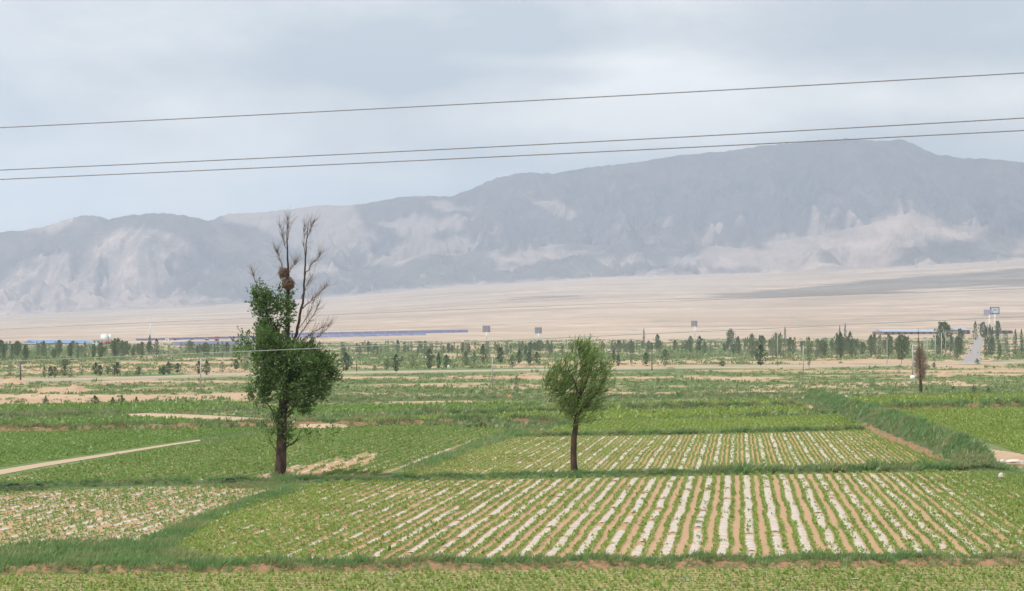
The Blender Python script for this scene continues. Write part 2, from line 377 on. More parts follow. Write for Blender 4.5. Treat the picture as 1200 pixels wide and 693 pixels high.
# ------------------------------------------------------------------ ground sheet
ya = np.concatenate([np.linspace(-300, 18, 24), np.geomspace(20, 700, 560), np.geomspace(712, 7400, 210), np.linspace(7500, 16000, 12)])
ta = np.concatenate([np.linspace(-2.5, -.36, 12), np.linspace(-.34, .34, 560), np.linspace(.36, 2.5, 12)])
TT, YY = np.meshgrid(ta, ya); XX = TT * (np.abs(YY) * 1.0 + 60 * np.exp(-np.abs(YY) / 300.))
ZZ = fan(XX, YY)
pxg = CX + F * XX / np.maximum(YY, 1); pyg = HY + F * H / np.maximum(YY, 1)
veg = .62 + .85 * fbm(XX / 26, YY / 34, 4, 101) + .35 * fbm(XX / 7, YY / 12, 3, 131)
veg = np.where(YY > 380, .50 + .9 * fbm(XX / 75, YY / 75, 4, 151) + .3 * fbm(XX / 14, YY / 22, 3, 161), veg)
veg = np.where(YY < 155, veg + .3, veg)
red = np.clip(.25 * fbm(XX / 40, YY / 30, 3, 181) + .1, 0, .5)
wob = 3.0 * fbm(pxg / 25, pyg / 3.0, 3, 191)
def patch(poly, v, soft=0):
    k = inpoly(pxg + wob * 3, pyg + wob * .5, poly); veg[k] = v + .25 * fbm(XX[k] / 9, YY[k] / 14, 3, 201)
    return k
for p_, v_ in [([(-300, 463), (40, 462), (180, 464), (300, 460), (300, 468), (200, 470), (130, 474), (30, 476), (-300, 478)], .12),
               ([(30, 456), (60, 454), (100, 453), (105, 459), (40, 461)], .1), ([(-100, 447), (30, 445), (30, 450), (-100, 452)], .1),
               ([(0, 428), (290, 426), (290, 436), (180, 434), (40, 438)], .22), ([(520, 441), (620, 439), (640, 443), (540, 444)], .2),
               ([(560, 452), (660, 450), (660, 455), (570, 457)], .2), ([(700, 423), (840, 421), (845, 426), (700, 429)], .15),
               ([(640, 424), (700, 422), (700, 426), (650, 427)], .15), ([(900, 416), (1060, 413), (1060, 420), (905, 422)], .18),
               ([(950, 449), (1130, 446), (1140, 452), (940, 454)], .25), ([(840, 443), (880, 441), (880, 446), (830, 446)], .2),
               ([(1106, 424), (1134, 424), (1146, 397), (1136, 395), (1120, 410)], .08), ([(1150, 424), (1146, 405), (1160, 412), (1165, 424)], .3),
               ([(380, 461), (480, 459), (480, 463), (400, 464)], .3), ([(640, 463), (800, 459), (920, 455), (920, 459), (760, 464)], .3),
               ([(300, 545), (440, 533), (430, 545), (330, 560), (290, 562)], .1), ([(1128, 522), (1200, 532), (1400, 546), (1400, 566), (1240, 553), (1150, 545)], .12)]:
    patch(p_, v_)
far = sstep(1250, 1750, YY + 260 * fbm(XX / 300, YY / 300, 3, 211))
gv = np.stack([XX, YY, ZZ], -1).reshape(-1, 3); nr, nc = XX.shape
idx = np.arange(nr * nc).reshape(nr, nc)
gf = np.stack([idx[:-1, :-1], idx[:-1, 1:], idx[1:, 1:], idx[1:, :-1]], -1).reshape(-1, 4)
tag(obj('ground', mesh('ground', gv, gf, M['ground'], {'veg': veg.ravel(), 'far': far.ravel(), 'red': red.ravel()}, True)),
    'wide flat ground of weedy farmland rising into a pale gravel desert', 'ground', kind='structure')
def veg_at(X, Y):
    v = .62 + .85 * fbm(X / 26, Y / 34, 4, 101) + .35 * fbm(X / 7, Y / 12, 3, 131)
    return np.where(Y > 380, .50 + .9 * fbm(X / 75, Y / 75, 4, 151) + .3 * fbm(X / 14, Y / 22, 3, 161), v)

# ------------------------------------------------------------------ mountains
pxs = np.linspace(-420, 1620, 950); ys = np.linspace(7150, 11800, 300)
PX, YM = np.meshgrid(pxs, ys); XM = (PX - CX) / F * YM; ZM = mountain(XM, YM)
nr, nc = XM.shape; idx = np.arange(nr * nc).reshape(nr, nc)
mf = np.stack([idx[:-1, :-1], idx[:-1, 1:], idx[1:, 1:], idx[1:, :-1]], -1).reshape(-1, 4)
tag(obj('mountains', mesh('mountains', np.stack([XM, YM, ZM], -1), mf, M['rock'], smooth=True)),
    'long bare mountain range under broken cloud shadow along the horizon', 'mountains', kind='structure')

# ------------------------------------------------------------------ cloud layer that throws the shadows over the range
LIT = [[(-200, 340), (0, 325), (50, 306), (100, 290), (140, 268), (160, 262), (187, 272), (233, 286), (207, 303), (203, 330), (160, 337), (165, 345), (290, 348), (290, 372), (-200, 400)],
       [(250, 258), (253, 246), (330, 236), (415, 232), (425, 262), (450, 270), (430, 290), (395, 305), (388, 300), (333, 285), (300, 270)],
       [(440, 262), (480, 250), (549, 256), (540, 264), (500, 274), (470, 278)], [(415, 312), (440, 302), (470, 296), (500, 299), (445, 318)],
       [(612, 232), (645, 236), (672, 254), (656, 256), (628, 245)], [(677, 250), (732, 261), (722, 276), (694, 265)], [(736, 286), (785, 273), (765, 288)],
       [(785, 298), (822, 301), (837, 284), (868, 288), (886, 292), (901, 281), (958, 271), (1003, 269), (1025, 254), (1063, 240), (1100, 252), (1111, 265), (1165, 266), (1160, 279), (1111, 288), (1059, 290), (1044, 309), (988, 322), (897, 326), (871, 311), (800, 318), (785, 312)],
       [(20, 262), (60, 258), (60, 268), (30, 275)], [(455, 288), (520, 274), (580, 284), (545, 300), (475, 300)], [(560, 300), (640, 288), (690, 296), (620, 312)], [(330, 318), (385, 306), (400, 318), (350, 330)], [(500, 236), (560, 244), (540, 250), (505, 246)], [(690, 304), (760, 296), (770, 310), (710, 318)]]
SHD = [[(735, 356), (830, 347), (1000, 333), (1130, 325), (1300, 322), (1300, 331), (1120, 337), (1000, 346), (860, 352)], [(960, 334), (1120, 321), (1300, 312), (1300, 318), (1100, 331)],
       [(600, 350), (690, 347), (690, 349), (600, 352)]]
ZC = 2700.0; st = 55.0
cxs = np.arange(-5200, 4600, st); cys = np.arange(3800, 11200, st)
CXX, CYY = np.meshgrid(cxs + st / 2, cys + st / 2)
zt = np.full(CXX.shape, 400.0)
for _ in range(14):
    k_ = (ZC - zt) / TO_SUN[2]; PXX = CXX - TO_SUN[0] * k_; PYY = CYY - TO_SUN[1] * k_
    zt = zt * .4 + .6 * terrain(PXX, PYY)
ppx = CX + F * PXX / PYY; ppy = HY - F * (zt - H) / PYY
wq = fbm(PXX / 260, PYY / 260, 4, 301)
qx = ppx + 14 * wq; qy = ppy + 7 * fbm(PXX / 200 + 7, PYY / 200, 4, 311)
lit = np.zeros(CXX.shape, bool)
for p_ in LIT: lit |= inpoly(qx, qy, p_)
shd = np.zeros(CXX.shape, bool)
for p_ in SHD: shd |= inpoly(qx, qy, p_)
onm = (zt > fan(PXX, PYY) + 25) | (PYY > 8300)
spk = fbm(PXX / 170, PYY / 170, 3, 321) > .26
mask = np.where(onm, ~lit & ~(spk & (qy > 215)), shd) & (PYY > 4000) & (np.abs(ppx - 600) < 1000)
bl = mask.astype(float)
for _ in range(3):
    b2 = np.pad(bl, 1, mode='edge'); bl = (b2[:-2, 1:-1] + b2[2:, 1:-1] + b2[1:-1, :-2] + b2[1:-1, 2:] + b2[1:-1, 1:-1]) / 5
tv = np.pad(bl, 1, mode='edge'); tv = (tv[:-1, :-1] + tv[1:, :-1] + tv[:-1, 1:] + tv[1:, 1:]) / 4
GX, GY = np.meshgrid(np.append(cxs, cxs[-1] + st), np.append(cys, cys[-1] + st))
lump = 1 + .6 * fbm(GX / 300, GY / 300, 4, 331)
top = np.stack([GX, GY, ZC + 15 + 160 * tv ** 2 * lump], -1).reshape(-1, 3); bot = np.stack([GX, GY, ZC - 8 - 30 * tv], -1).reshape(-1, 3)
R, C_ = GX.shape; vi = np.arange(R * C_).reshape(R, C_); o_ = R * C_
cf = []
ii, jj = np.nonzero(mask)
a_, b_, c_, d_ = vi[ii, jj], vi[ii, jj + 1], vi[ii + 1, jj + 1], vi[ii + 1, jj]
cf.append(np.stack([a_, b_, c_, d_], -1)); cf.append(np.stack([d_, c_, b_, a_], -1) + o_)
mp = np.pad(mask, 1)
for di, dj, p, q in ((-1, 0, a_, b_), (1, 0, c_, d_), (0, -1, d_, a_), (0, 1, b_, c_)):
    s_ = ~mp[ii + 1 + di, jj + 1 + dj]; cf.append(np.stack([p[s_], p[s_] + o_, q[s_] + o_, q[s_]], -1))
tag(obj('cloud_layer', mesh('cloud_layer', np.concatenate([top, bot]), np.concatenate(cf), M['cloud'], smooth=True)),
    'broken white cloud layer floating high over the mountain range', 'clouds', kind='structure')

# ------------------------------------------------------------------ fields
def pg(poly): return [G(*p) for p in poly]
def sheet(name, poly, mat, z, label, cat):
    P = pg(poly); me = mesh(name, [(x, y, z) for x, y in P], [tuple(range(len(P)))], mat)
    return tag(obj(name, me), label, cat, kind='structure')
TH = 266 / F                                     # rows run towards the vanishing point at column 866
def wig(k, Y, s): return .07 * perlin(Y / 3.1 + k * .37, Y * 0 + k * .21, s) + .05 * perlin(Y / 11., Y * 0 + s, s + 5)
def rows(poly, x0, s, offs, step, seed, y0=54.05, th=TH):
    """points of crop rows inside a ground polygon; returns X, Y, row number"""
    P = pg(poly); ysr = [p[1] for p in P]; Y = np.arange(min(ysr), max(ysr), step)
    xs = [p[0] - th * (p[1] - y0) for p in P]
    k0, k1 = int((min(xs) - x0) / s) - 2, int((max(xs) - x0) / s) + 2
    ox, oy, ok = [], [], []
    for k in range(k0, k1 + 1):
        for o in offs:
            y = Y + RNG.normal(0, step * .25, len(Y)); x = x0 + k * s + o + th * (y - y0) + wig(k, y, seed) + RNG.normal(0, .02, len(Y))
            i = inpoly(x, y, P); ox.append(x[i]); oy.append(y[i]); ok.append(np.full(i.sum(), k))
    return np.concatenate(ox), np.concatenate(oy), np.concatenate(ok)
def crop(name, X, Y, nl, size, mat, label, keep=None, zb=.02):
    if keep is not None: X, Y = X[keep], Y[keep]
    n = len(X); sz = size * np.exp(RNG.normal(0, .22, n)) * (1 + .25 * fbm(X / 4, Y / 5, 3, 411))
    base = np.repeat(np.stack([X, Y, np.full(n, zb)], -1), nl, 0); szr = np.repeat(sz, nl)
    a = RNG.uniform(0, 2 * np.pi, n * nl); el = RNG.uniform(.25, 1.15, n * nl)
    d = np.stack([np.cos(a) * np.cos(el), np.sin(a) * np.cos(el), np.sin(el)], -1)
    base = base + d * szr[:, None] * .15; base[:, 2] += RNG.uniform(0, .35, n * nl) * szr
    V = leaf_arrays(base, d, szr * RNG.uniform(.7, 1.15, n * nl), szr * RNG.uniform(.4, .6, n * nl), RNG, np.tile([0, 0, 1.], (n * nl, 1)) + RNG.normal(0, .35, (n * nl, 3)))
    t = np.clip(RNG.normal(.5, .2, n * nl) + np.repeat(.3 * fbm(X / 6, Y / 8, 3, 421), nl), 0, 1)
    return tag(obj(name, leaf_mesh(name, V, t, mat)), label, 'crop', kind='stuff')
def film(name, poly, x0, s, seed, width, label, cov=0.0, single=None, group=None, z=.026, y0=54.05, th=TH):
    """ribbons of plastic film along the rows; one object each when single is set"""
    P = pg(poly); ysr = [p[1] for p in P]; xs = [p[0] - th * (p[1] - y0) for p in P]
    allv, allf, alluv = [], [], []; made = []
    for k in range(int((min(xs) - x0) / s) - 2, int((max(xs) - x0) / s) + 3):
        y = np.arange(min(ysr) - .2, max(ysr) + .2, .3); x = x0 + k * s + th * (y - y0) + wig(k, y, seed)
        ins = inpoly(x, y, P)
        if callable(cov): ins &= perlin(y / 1.3 + k * 3.7, y * 0 + k * 1.9, seed + 77) > cov(CX + F * x / y)
        elif cov: ins &= perlin(y / 2.2 + k * 3.7, y * 0 + k * 1.9, seed + 77) > cov
        wl = width * (.5 + .13 * perlin(y / .5, y * 0 + k * 2.1, seed + 3)); wr = width * (.5 + .13 * perlin(y / .5, y * 0 + k * 2.7 + 9, seed + 4))
        zz = z + .012 * perlin(y / .7, y * 0 + k, seed + 8)
        V = np.stack([np.stack([x - wl, y, zz - .008], -1), np.stack([x, y, zz + .022], -1), np.stack([x + wr, y, zz - .008], -1)], 1)
        UV = np.stack([np.stack([x * 0 + k * 5.3, y], -1), np.stack([x * 0 + k * 5.3 + .5, y], -1), np.stack([x * 0 + k * 5.3 + 1, y], -1)], 1)
        i_all = np.nonzero(ins[:-1] & ins[1:])[0]
        if len(i_all) < 4: continue
        for i in (np.split(i_all, np.nonzero(np.diff(i_all) > 1)[0] + 1) if single else [i_all]):
          if len(i) < 3: continue
          short = single and len(i) < 9
          f = np.concatenate([np.stack([i * 3 + q, i * 3 + q + 1, i * 3 + q + 4, i * 3 + q + 3], -1) for q in (0, 1)])
          if single and not short:
            used = np.unique(f); mp_ = np.zeros(len(y) * 3, int); mp_[used] = np.arange(len(used))
            o = obj(name, mesh(name, V.reshape(-1, 3)[used], mp_[f], M['film'], uv=UV.reshape(-1, 2)[used], smooth=True)); tag(o, label, 'plastic film', group); made.append(o)
          else:
            allf.append(f + sum(len(v) for v in allv)); allv.append(V.reshape(-1, 3)); alluv.append(UV.reshape(-1, 2))
    if allf:
        if single: name, label = 'mulch_film', 'short torn pieces of ' + label
        o = obj(name, mesh(name, np.concatenate(allv), np.concatenate(allf), M['film'], uv=np.concatenate(alluv), smooth=True)); tag(o, label, 'plastic film', kind='stuff')
S = .938; X0 = 7.57
F1 = [(178, 666), (700, 663), (1200, 658), (1560, 654), (1500, 566), (1240, 562), (1150, 554), (1000, 555), (700, 561), (420, 565), (332, 572.5), (242, 614)]
F2 = [(-320, 592), (0, 577), (240, 570), (325, 574), (255, 606), (150, 640), (0, 646), (-320, 662)]
F3 = [(-70, 575), (10, 558.5), (100, 543), (238, 519), (330, 504), (480, 499), (600, 503), (540, 523), (452, 556), (340, 563), (240, 564), (60, 570)]
F4 = [(462, 557), (545, 528), (612, 512), (800, 510), (1010, 504), (1055, 513), (1150, 546), (1100, 550), (900, 554), (600, 559)]
F0 = [(-420, 700), (0, 675), (300, 671), (1200, 664), (1700, 660), (1900, 1000), (-900, 1000)]
F6 = [(-220, 527), (-220, 590), (-75, 564), (0, 547.5), (225, 514.5), (320, 503), (0, 508)]
F5 = [(615, 511), (690, 495), (985, 487), (1045, 503), (1000, 503)]
F7 = [(-250, 478), (0, 476), (285, 473), (305, 479), (170, 484), (100, 482), (-250, 489)]
F7b = [(-250, 497), (0, 494.5), (150, 491), (230, 494), (290, 498.5), (0, 504), (-250, 509)]
F8 = [(350, 497), (480, 491), (660, 485), (940, 479), (955, 486), (690, 494), (560, 494), (400, 499)]
F9 = [(1046, 497), (1000, 484), (1060, 481), (1360, 477), (1360, 545), (1200, 533), (1120, 506)]
F10 = [(985, 469), (1040, 466), (1360, 461), (1360, 474), (1100, 477), (1000, 479)]
F11 = [(560, 484), (650, 477), (925, 470), (940, 476), (640, 483)]
F12 = [(300, 480), (460, 476), (640, 474), (560, 481), (330, 489)]
sheet('field_soil', F1, M['field_soil'], .012, 'tan tilled soil of the large front field', 'field')
sheet('field_soil', F2, M['field_soil'], .012, 'pinkish tilled soil of the small field at front left', 'field')
sheet('field_soil', F3, M['field_soil_green'], .012, 'weedy soil of the field around the tall nest tree', 'field')
sheet('field_soil', F4, M['field_soil'], .012, 'tan soil of the striped field behind the slender tree', 'field')
sheet('field_soil', F0, M['field_soil_green'], .012, 'soil of the nearest strip of crops below the front bank', 'field')
for p_, l_ in ((F6, 'green field left of the tan dirt path'), (F5, 'yellowish green field behind the striped field'), (F7, 'bright green strip of crop beside the bare tan earth at left'),
               (F7b, 'narrow green field beside the pale bent path at left'), (F8, 'long narrow green field behind the slender tree'), (F9, 'green field right of the overgrown ditch bank'),
               (F10, 'green strip of crop right of the ditch bank head, near the dead tree'), (F11, 'thin green strip of crop beyond the slender tree'), (F12, 'small green strip of crop just right of the nest tree')):
    sheet('field', p_, M['crop_ground'], .012, l_, 'field')
sheet('bare_soil', [(285, 562), (340, 550), (400, 540), (436, 533), (445, 536), (415, 548), (380, 556), (340, 563)], M['field_soil'], .018, 'bare tan furrows just right of the nest tree trunk', 'field')
film('mulch_strip', F1, X0, S, 500, .30, 'white plastic mulch strip between crop rows of the front field', lambda p: -.6 + .5 * np.clip((560 - p) / 250, 0, 1) + .5 * np.clip((p - 1170) / 150, 0, 1), True, 'white mulch strips of the front field')
film('mulch_strip', F4, X0 + .15, S, 510, .27, 'white plastic mulch strip between crop rows of the striped field behind the slender tree', lambda p: -.6 + .6 * np.clip((680 - p) / 150, 0, 1) + .6 * np.clip((p - 960) / 100, 0, 1), True, 'white mulch strips of the striped back field')
film('mulch_film', F2, X0, S * .8, 520, .30, 'torn white mulch film scattered along rows of the small front left field', -.34)
film('mulch_film', F3, X0 + .37, S * .8, 530, .2, 'thin broken lines of white mulch film in the nest tree field', -.02)
# nearest strip: rows along the bank
a0 = np.array(G(0, 676)); a1 = np.array(G(1200, 665)); u0 = (a1 - a0) / np.linalg.norm(a1 - a0); v0 = np.array([u0[1], -u0[0]])
P0 = pg(F0)
rx, ry = [], []; fv, ff, fuv = [], [], []
for k in range(46):
    t = np.arange(-14, 60, .17); off = .35 + k * .44
    q = a0 + v0 * off + u0 * t[:, None] + RNG.normal(0, .025, (len(t), 2))
    i = inpoly(q[:, 0], q[:, 1], P0); rx.append(q[i, 0]); ry.append(q[i, 1])
    if k % 2 == 0:
        t = np.arange(-14, 60, .3); c = a0 + v0 * (off + .2) + u0 * t[:, None]; ok = inpoly(c[:, 0], c[:, 1], P0) & (perlin(t / 1.8 + k * 5.1, t * 0 + k, 540) > .12)
        wv = .085 + .03 * perlin(t / .5, t * 0 + k, 541)
        V = np.stack([np.c_[c - v0 * wv[:, None], t * 0 + .022], np.c_[c + v0 * wv[:, None], t * 0 + .03]], 1)
        j = np.nonzero(ok[:-1] & ok[1:])[0]; ff.append(np.stack([j * 2, j * 2 + 2, j * 2 + 3, j * 2 + 1], -1) + sum(len(x) for x in fv)); fv.append(V.reshape(-1, 3))
        fuv.append(np.stack([np.c_[t * 0 + k * 3.1, t], np.c_[t * 0 + k * 3.1 + 1, t]], 1).reshape(-1, 2))
tag(obj('mulch_film', mesh('mulch_film', np.concatenate(fv), np.concatenate(ff), M['film'], uv=np.concatenate(fuv))), 'thin white film lines in the nearest crop strip along the bottom edge', 'plastic film', kind='stuff')
crop('crop_plants', np.concatenate(rx), np.concatenate(ry), 9, .11, M['crop'], 'low green crop plants in the nearest strip below the front bank')
def pxy(X, Y): return CX + F * X / Y, HY + F * H / Y
X, Y, K = rows(F1, X0, S, (-.26, .26), .12, 500)
px_, py_ = pxy(X, Y); dens = .80 + .5 * fbm(X / 2.5, Y / 3.5, 3, 551) + .2 * (px_ < 480) + .35 * (px_ > 1060) * (py_ < 600)
crop('crop_plants', X, Y, 8, .105, M['crop'], 'rows of low green crop plants in the large front field', RNG.uniform(0, 1, len(X)) < dens)
X, Y, K = rows(F1, X0, S, (-.08, .06), .3, 500)
crop('crop_plants', X, Y, 7, .10, M['crop'], 'stray crop plants pushing through the mulch strips of the front field', RNG.uniform(0, 1, len(X)) < .05 + .4 * fbm(X / 1.5, Y / 2, 2, 566) + .35 * np.clip((pxy(X, Y)[0] - 900) / 250, 0, 1))
X, Y, K = rows(F4, X0 + .15, S, (-.06, .06), .3, 510)
crop('crop_plants', X, Y, 6, .10, M['crop'], 'stray crop plants pushing through the mulch strips of the striped field', RNG.uniform(0, 1, len(X)) < .16 + .5 * fbm(X / 1.5, Y / 2, 2, 567))
# infill of the field's two greener sides
X, Y, K = rows(F1, X0, S, (-.12, .08, .47), .22, 500); px_, py_ = pxy(X, Y)
g_ = np.clip(.5 - (px_ - 330) / 260, 0, .6) + np.clip((px_ - 1060 - (py_ - 560) * .9) / 160, 0, .7)
crop('crop_plants', X, Y, 8, .115, M['crop'], 'denser green crop plants along both sides of the front field', RNG.uniform(0, 1, len(X)) < g_ * (1 + fbm(X / 2, Y / 3, 2, 561)))
X, Y, K = rows(F2, X0, S * .8, (-.2, .2), .14, 520)
crop('crop_plants', X, Y, 7, .10, M['crop_deep'], 'sparse crop plants among white film in the front left field', RNG.uniform(0, 1, len(X)) < .62 + .6 * fbm(X / 2, Y / 2.5, 3, 571))
X, Y, K = rows(F3, X0, S * .8, (-.1, .1), .15, 530); px_, py_ = pxy(X, Y)
bare = inpoly(px_ + 5 * fbm(X, Y / 4, 2, 5), py_, [(280, 563), (340, 549), (440, 531), (446, 537), (415, 549), (380, 557), (340, 564)])
crop('crop_plants', X, Y, 8, .13, M['crop_deep'], 'green crop rows of the field around the tall nest tree', RNG.uniform(0, 1, len(X)) < np.where(bare, .3 * (np.sin(X * 7) > 0), .80 + .4 * fbm(X / 3, Y / 4, 3, 581)))
X, Y, K = rows(F4, X0 + .15, S, (-.2, .2, .46), .13, 510); px_, py_ = pxy(X, Y)
crop('crop_plants', X, Y, 7, .085, M['crop'], 'crop rows of the striped field behind the slender tree', RNG.uniform(0, 1, len(X)) < .85 + .3 * fbm(X / 3, Y / 4, 3, 591))
X, Y, K = rows(F4, X0 + .15, S, (-.1, .1), .3, 510); px_, py_ = pxy(X, Y)
g_ = np.clip((620 - px_) / 150, 0, .8) + np.clip((px_ - 960 - (py_ - 505) * 1.5) / 90, 0, .9)
crop('crop_plants', X, Y, 7, .12, M['crop'], 'denser crop plants along both sides of the striped back field', RNG.uniform(0, 1, len(X)) < g_)
for p_, st_, sz, mt, l_ in ((F6, .12, .15, 'crop_deep', 'dense dark green crop left of the tan dirt path'), (F5, .14, .16, 'crop_yellow', 'dense yellowish green crop behind the striped field'),
                            (F7, .4, .3, 'crop_deep', 'bright green crop beside the bare tan earth at left'), (F7b, .35, .28, 'crop_deep', 'green crop beside the pale bent path at left'),
                            (F8, .35, .28, 'crop_yellow', 'green crop in the long narrow field behind the slender tree'), (F9, .18, .18, 'crop_yellow', 'green crop right of the overgrown ditch bank'),
                            (F10, .4, .3, 'crop_yellow', 'green crop near the head of the ditch bank'), (F11, .4, .3, 'crop_yellow', 'thin strip of crop beyond the slender tree'), (F12, .4, .3, 'crop_deep', 'small strip of crop just right of the nest tree')):
    X, Y, K = rows(p_, X0, .42, (0,), st_, 600)
    crop('crop_plants', X, Y, 5, sz, M[mt], l_, RNG.uniform(0, 1, len(X)) < .9 + .4 * fbm(X / 5, Y / 8, 3, 611))

# ------------------------------------------------------------------ paths and roads
sheet('dirt_path', [(-230, 600), (-100, 571), (0, 551), (50, 543), (125, 532), (200, 520.5), (237, 515.2), (270, 511), (240, 516.6), (200, 522.5), (125, 535), (50, 547.5), (0, 557), (-90, 576), (-230, 612)], M['path'], .022, 'tan dirt path running diagonally between two green fields', 'path')
def ribbon(name, pts, w, h, mat, label, cat, kind='structure', slope=1.2, rough=.0, seed=0, n=None, crown=3, pix=True):
    """a raised bank or road: cross-section of crown+2 points swept along ground points"""
    P = np.array([G(*p) for p in pts]) if pix else np.array(pts)
    seg = np.r_[0, np.cumsum(np.linalg.norm(np.diff(P, axis=0), axis=1))]; n = n or max(int(seg[-1] / .35), 8)
    t = np.linspace(0, seg[-1], n); q = np.c_[np.interp(t, seg, P[:, 0]), np.interp(t, seg, P[:, 1])]
    for _ in range(6): q[1:-1] = (q[:-2] + q[1:-1] * 2 + q[2:]) / 4
    d = np.gradient(q, axis=0); d /= np.linalg.norm(d, axis=1)[:, None]; nn = np.c_[-d[:, 1], d[:, 0]]
    wv = w * (1 + rough * 1.2 * perlin(t / 2.3, t * 0 + seed, seed)); hv = h * (1 + rough * 1.5 * perlin(t / 1.7, t * 0 + seed + 3, seed + 1))
    k = crown + 2; off = np.linspace(-1, 1, k); V = np.empty((n, k, 3))
    for j, o in enumerate(off):
        prof = 0 if j in (0, k - 1) else (1 if slope <= 0 else (math.cos(o * math.pi / 2) ** .7))
        V[:, j, :2] = q + nn * (o * wv / 2)[:, None]; V[:, j, 2] = hv * prof + (rough * .12 * h * RNG.normal(size=n) if prof else -.05)
        if slope <= 0 and 0 < j < k - 1: V[:, j, :2] = q + nn * ((o / abs(off[1])) * (wv / 2 - .4))[:, None]
    V[:, 1:-1, 2] *= (np.clip(np.minimum(t, seg[-1] - t) / (h * 3 + .01), 0, 1) ** .6)[:, None]
    hv = hv * np.clip(np.minimum(t, seg[-1] - t) / (h * 3 + .01), 0, 1) ** .6
    idx = np.arange(n * k).reshape(n, k); f = np.stack([idx[:-1, :-1], idx[1:, :-1], idx[1:, 1:], idx[:-1, 1:]], -1).reshape(-1, 4)
    o = tag(obj(name, mesh(name, V, f, mat, smooth=True)), label, cat, kind=kind)
    return q, wv, hv
ribbon('road', [(-700, 463), (-200, 453), (0, 448), (140, 445), (300, 440), (430, 437.5), (600, 435), (800, 432), (1000, 430), (1200, 425.5), (1500, 421), (2200, 414)], 5.0, .38, M['road'], 'pale raised road crossing the farmland in front of the plantation', 'road', slope=0, n=400)
ribbon('dirt_path', [(150, 488), (215, 490), (300, 495), (350, 498.5), (392, 503)], 3.4, .28, M['path'], 'pale bent path behind the tall nest tree', 'path', slope=0, n=120)
lp = [GF(px, py)[:2] for px, py in ((1138, 426.5), (1139.5, 421), (1141, 415), (1143.5, 408), (1146, 401), (1148.5, 396))]
P = np.array(lp); P = np.c_[np.interp(np.linspace(0, 5, 60), range(6), P[:, 0]), np.interp(np.linspace(0, 5, 60), range(6), P[:, 1])]; L_ = np.c_[P[:, 0] - 3.5, P[:, 1]]; R_ = np.c_[P[:, 0] + 3.5, P[:, 1]]
lv = [(x, y, .22 + float(fan(np.array([x]), np.array([y]))[0])) for x, y in np.concatenate([L_, R_[::-1]])]
nL = len(L_)
tag(obj('lane', mesh('lane', lv, [(i, 2 * nL - 1 - i, 2 * nL - 2 - i, i + 1) for i in range(nL - 1)], M['lane'])), 'grey lane leading away between poles and poplars at right', 'lane', kind='structure')

# ------------------------------------------------------------------ banks and grass
def blades(name, X, Y, Z, hgt, mat, label, per=5, wfac=.10, lean=(.35, 0), spread=.25, cat='grass', dark=None, fullness=None):
    n = len(X); per = int(per * 1.7); N_ = n * per
    hh = np.repeat(np.broadcast_to(hgt, (n,)) * np.exp(RNG.normal(0, .25, n)), per)
    c = np.repeat(np.stack([X, Y, Z], -1), per, 0); c[:, :2] += RNG.normal(0, 1, (N_, 2)) * spread * hh[:, None]
    d = np.stack([RNG.normal(lean[0], .45, N_), RNG.normal(lean[1], .45, N_), np.ones(N_)], -1)
    V = leaf_arrays(c, d, hh * RNG.uniform(.6, 1.1, N_), hh * wfac * RNG.uniform(.7, 1.4, N_), RNG)
    t = np.clip(RNG.normal(.5, .2, N_) + np.repeat(.45 * fbm(X / 2.3, Y / 3, 3, 701), per), 0, 1)
    return tag(obj(name, leaf_mesh(name, V, t, mat)), label, cat, kind='stuff')
def grass_on(res, n, hgt, mat, label, per=5, keep=.0, **k):
    q, wv, hv = res; i = RNG.integers(0, len(q) - 1, n); f = RNG.uniform(0, 1, n)
    d = q[i + 1] - q[i]; p = q[i] + d * f[:, None]; d = d / np.linalg.norm(d, axis=1)[:, None]
    o = np.clip(RNG.normal(0, .5, n), -1.2, 1.2)
    X = p[:, 0] - d[:, 1] * o * wv[i] / 2; Y = p[:, 1] + d[:, 0] * o * wv[i] / 2
    Z = hv[i] * np.cos(np.clip(o, -1, 1) * math.pi / 2) ** .7 - .02
    dn = .65 + .9 * fbm(X / 1.6, Y / 1.6, 3, 711) > keep
    return blades('grass', X[dn], Y[dn], Z[dn], hgt, mat, label, per, **k)
def grass_in(poly, n, hgt, mat, label, per=5, keep=.0, **k):
    P = pg(poly); a = np.array(P); X = RNG.uniform(a[:, 0].min(), a[:, 0].max(), n * 3); Y = RNG.uniform(a[:, 1].min(), a[:, 1].max(), n * 3)
    i = inpoly(X, Y, P) & (.65 + .9 * fbm(X / 1.6, Y / 1.6, 3, 711) > keep); X, Y = X[i][:n], Y[i][:n]
    return blades('grass', X, Y, X * 0, hgt, mat, label, per, **k)
b0 = ribbon('bank', [(-420, 684), (-200, 676), (0, 670), (240, 668.5), (600, 665), (900, 663), (1200, 660), (1700, 655)], 1.5, .22, M['red_soil'], 'low reddish earth bank along the near edge of the front field', 'bank', rough=.4, seed=3)
grass_on(b0, 4200, .2, M['grass_blue'], 'green grass growing on the front earth bank', 6, .3)
grass_in([(-350, 668), (0, 645), (60, 637), (150, 637), (215, 648), (280, 661), (240, 668), (0, 668), (-350, 680)], 2000, .25, M['grass_blue'], 'tall wind-blown grass clump filling the front left corner', 7)
grass_in([(140, 648), (205, 617), (300, 582), (345, 571), (360, 574), (308, 590), (250, 611), (190, 652)], 1900, .19, M['grass_blue'], 'bluish grass filling the diagonal ditch between the two front fields', 7)
b1 = ribbon('bank', [(-320, 585), (0, 573), (60, 571), (240, 567), (420, 565), (600, 560.5), (800, 557), (1000, 553.5), (1100, 552), (1165, 549)], 1.1, .20, M['grass_soil'], 'low grassy bank running between front and back fields past both trees', 'bank', rough=.4, seed=5)
grass_on(b1, 3600, .2, M['grass_blue'], 'dark grass on the bank between the front and back fields', 6, .3)
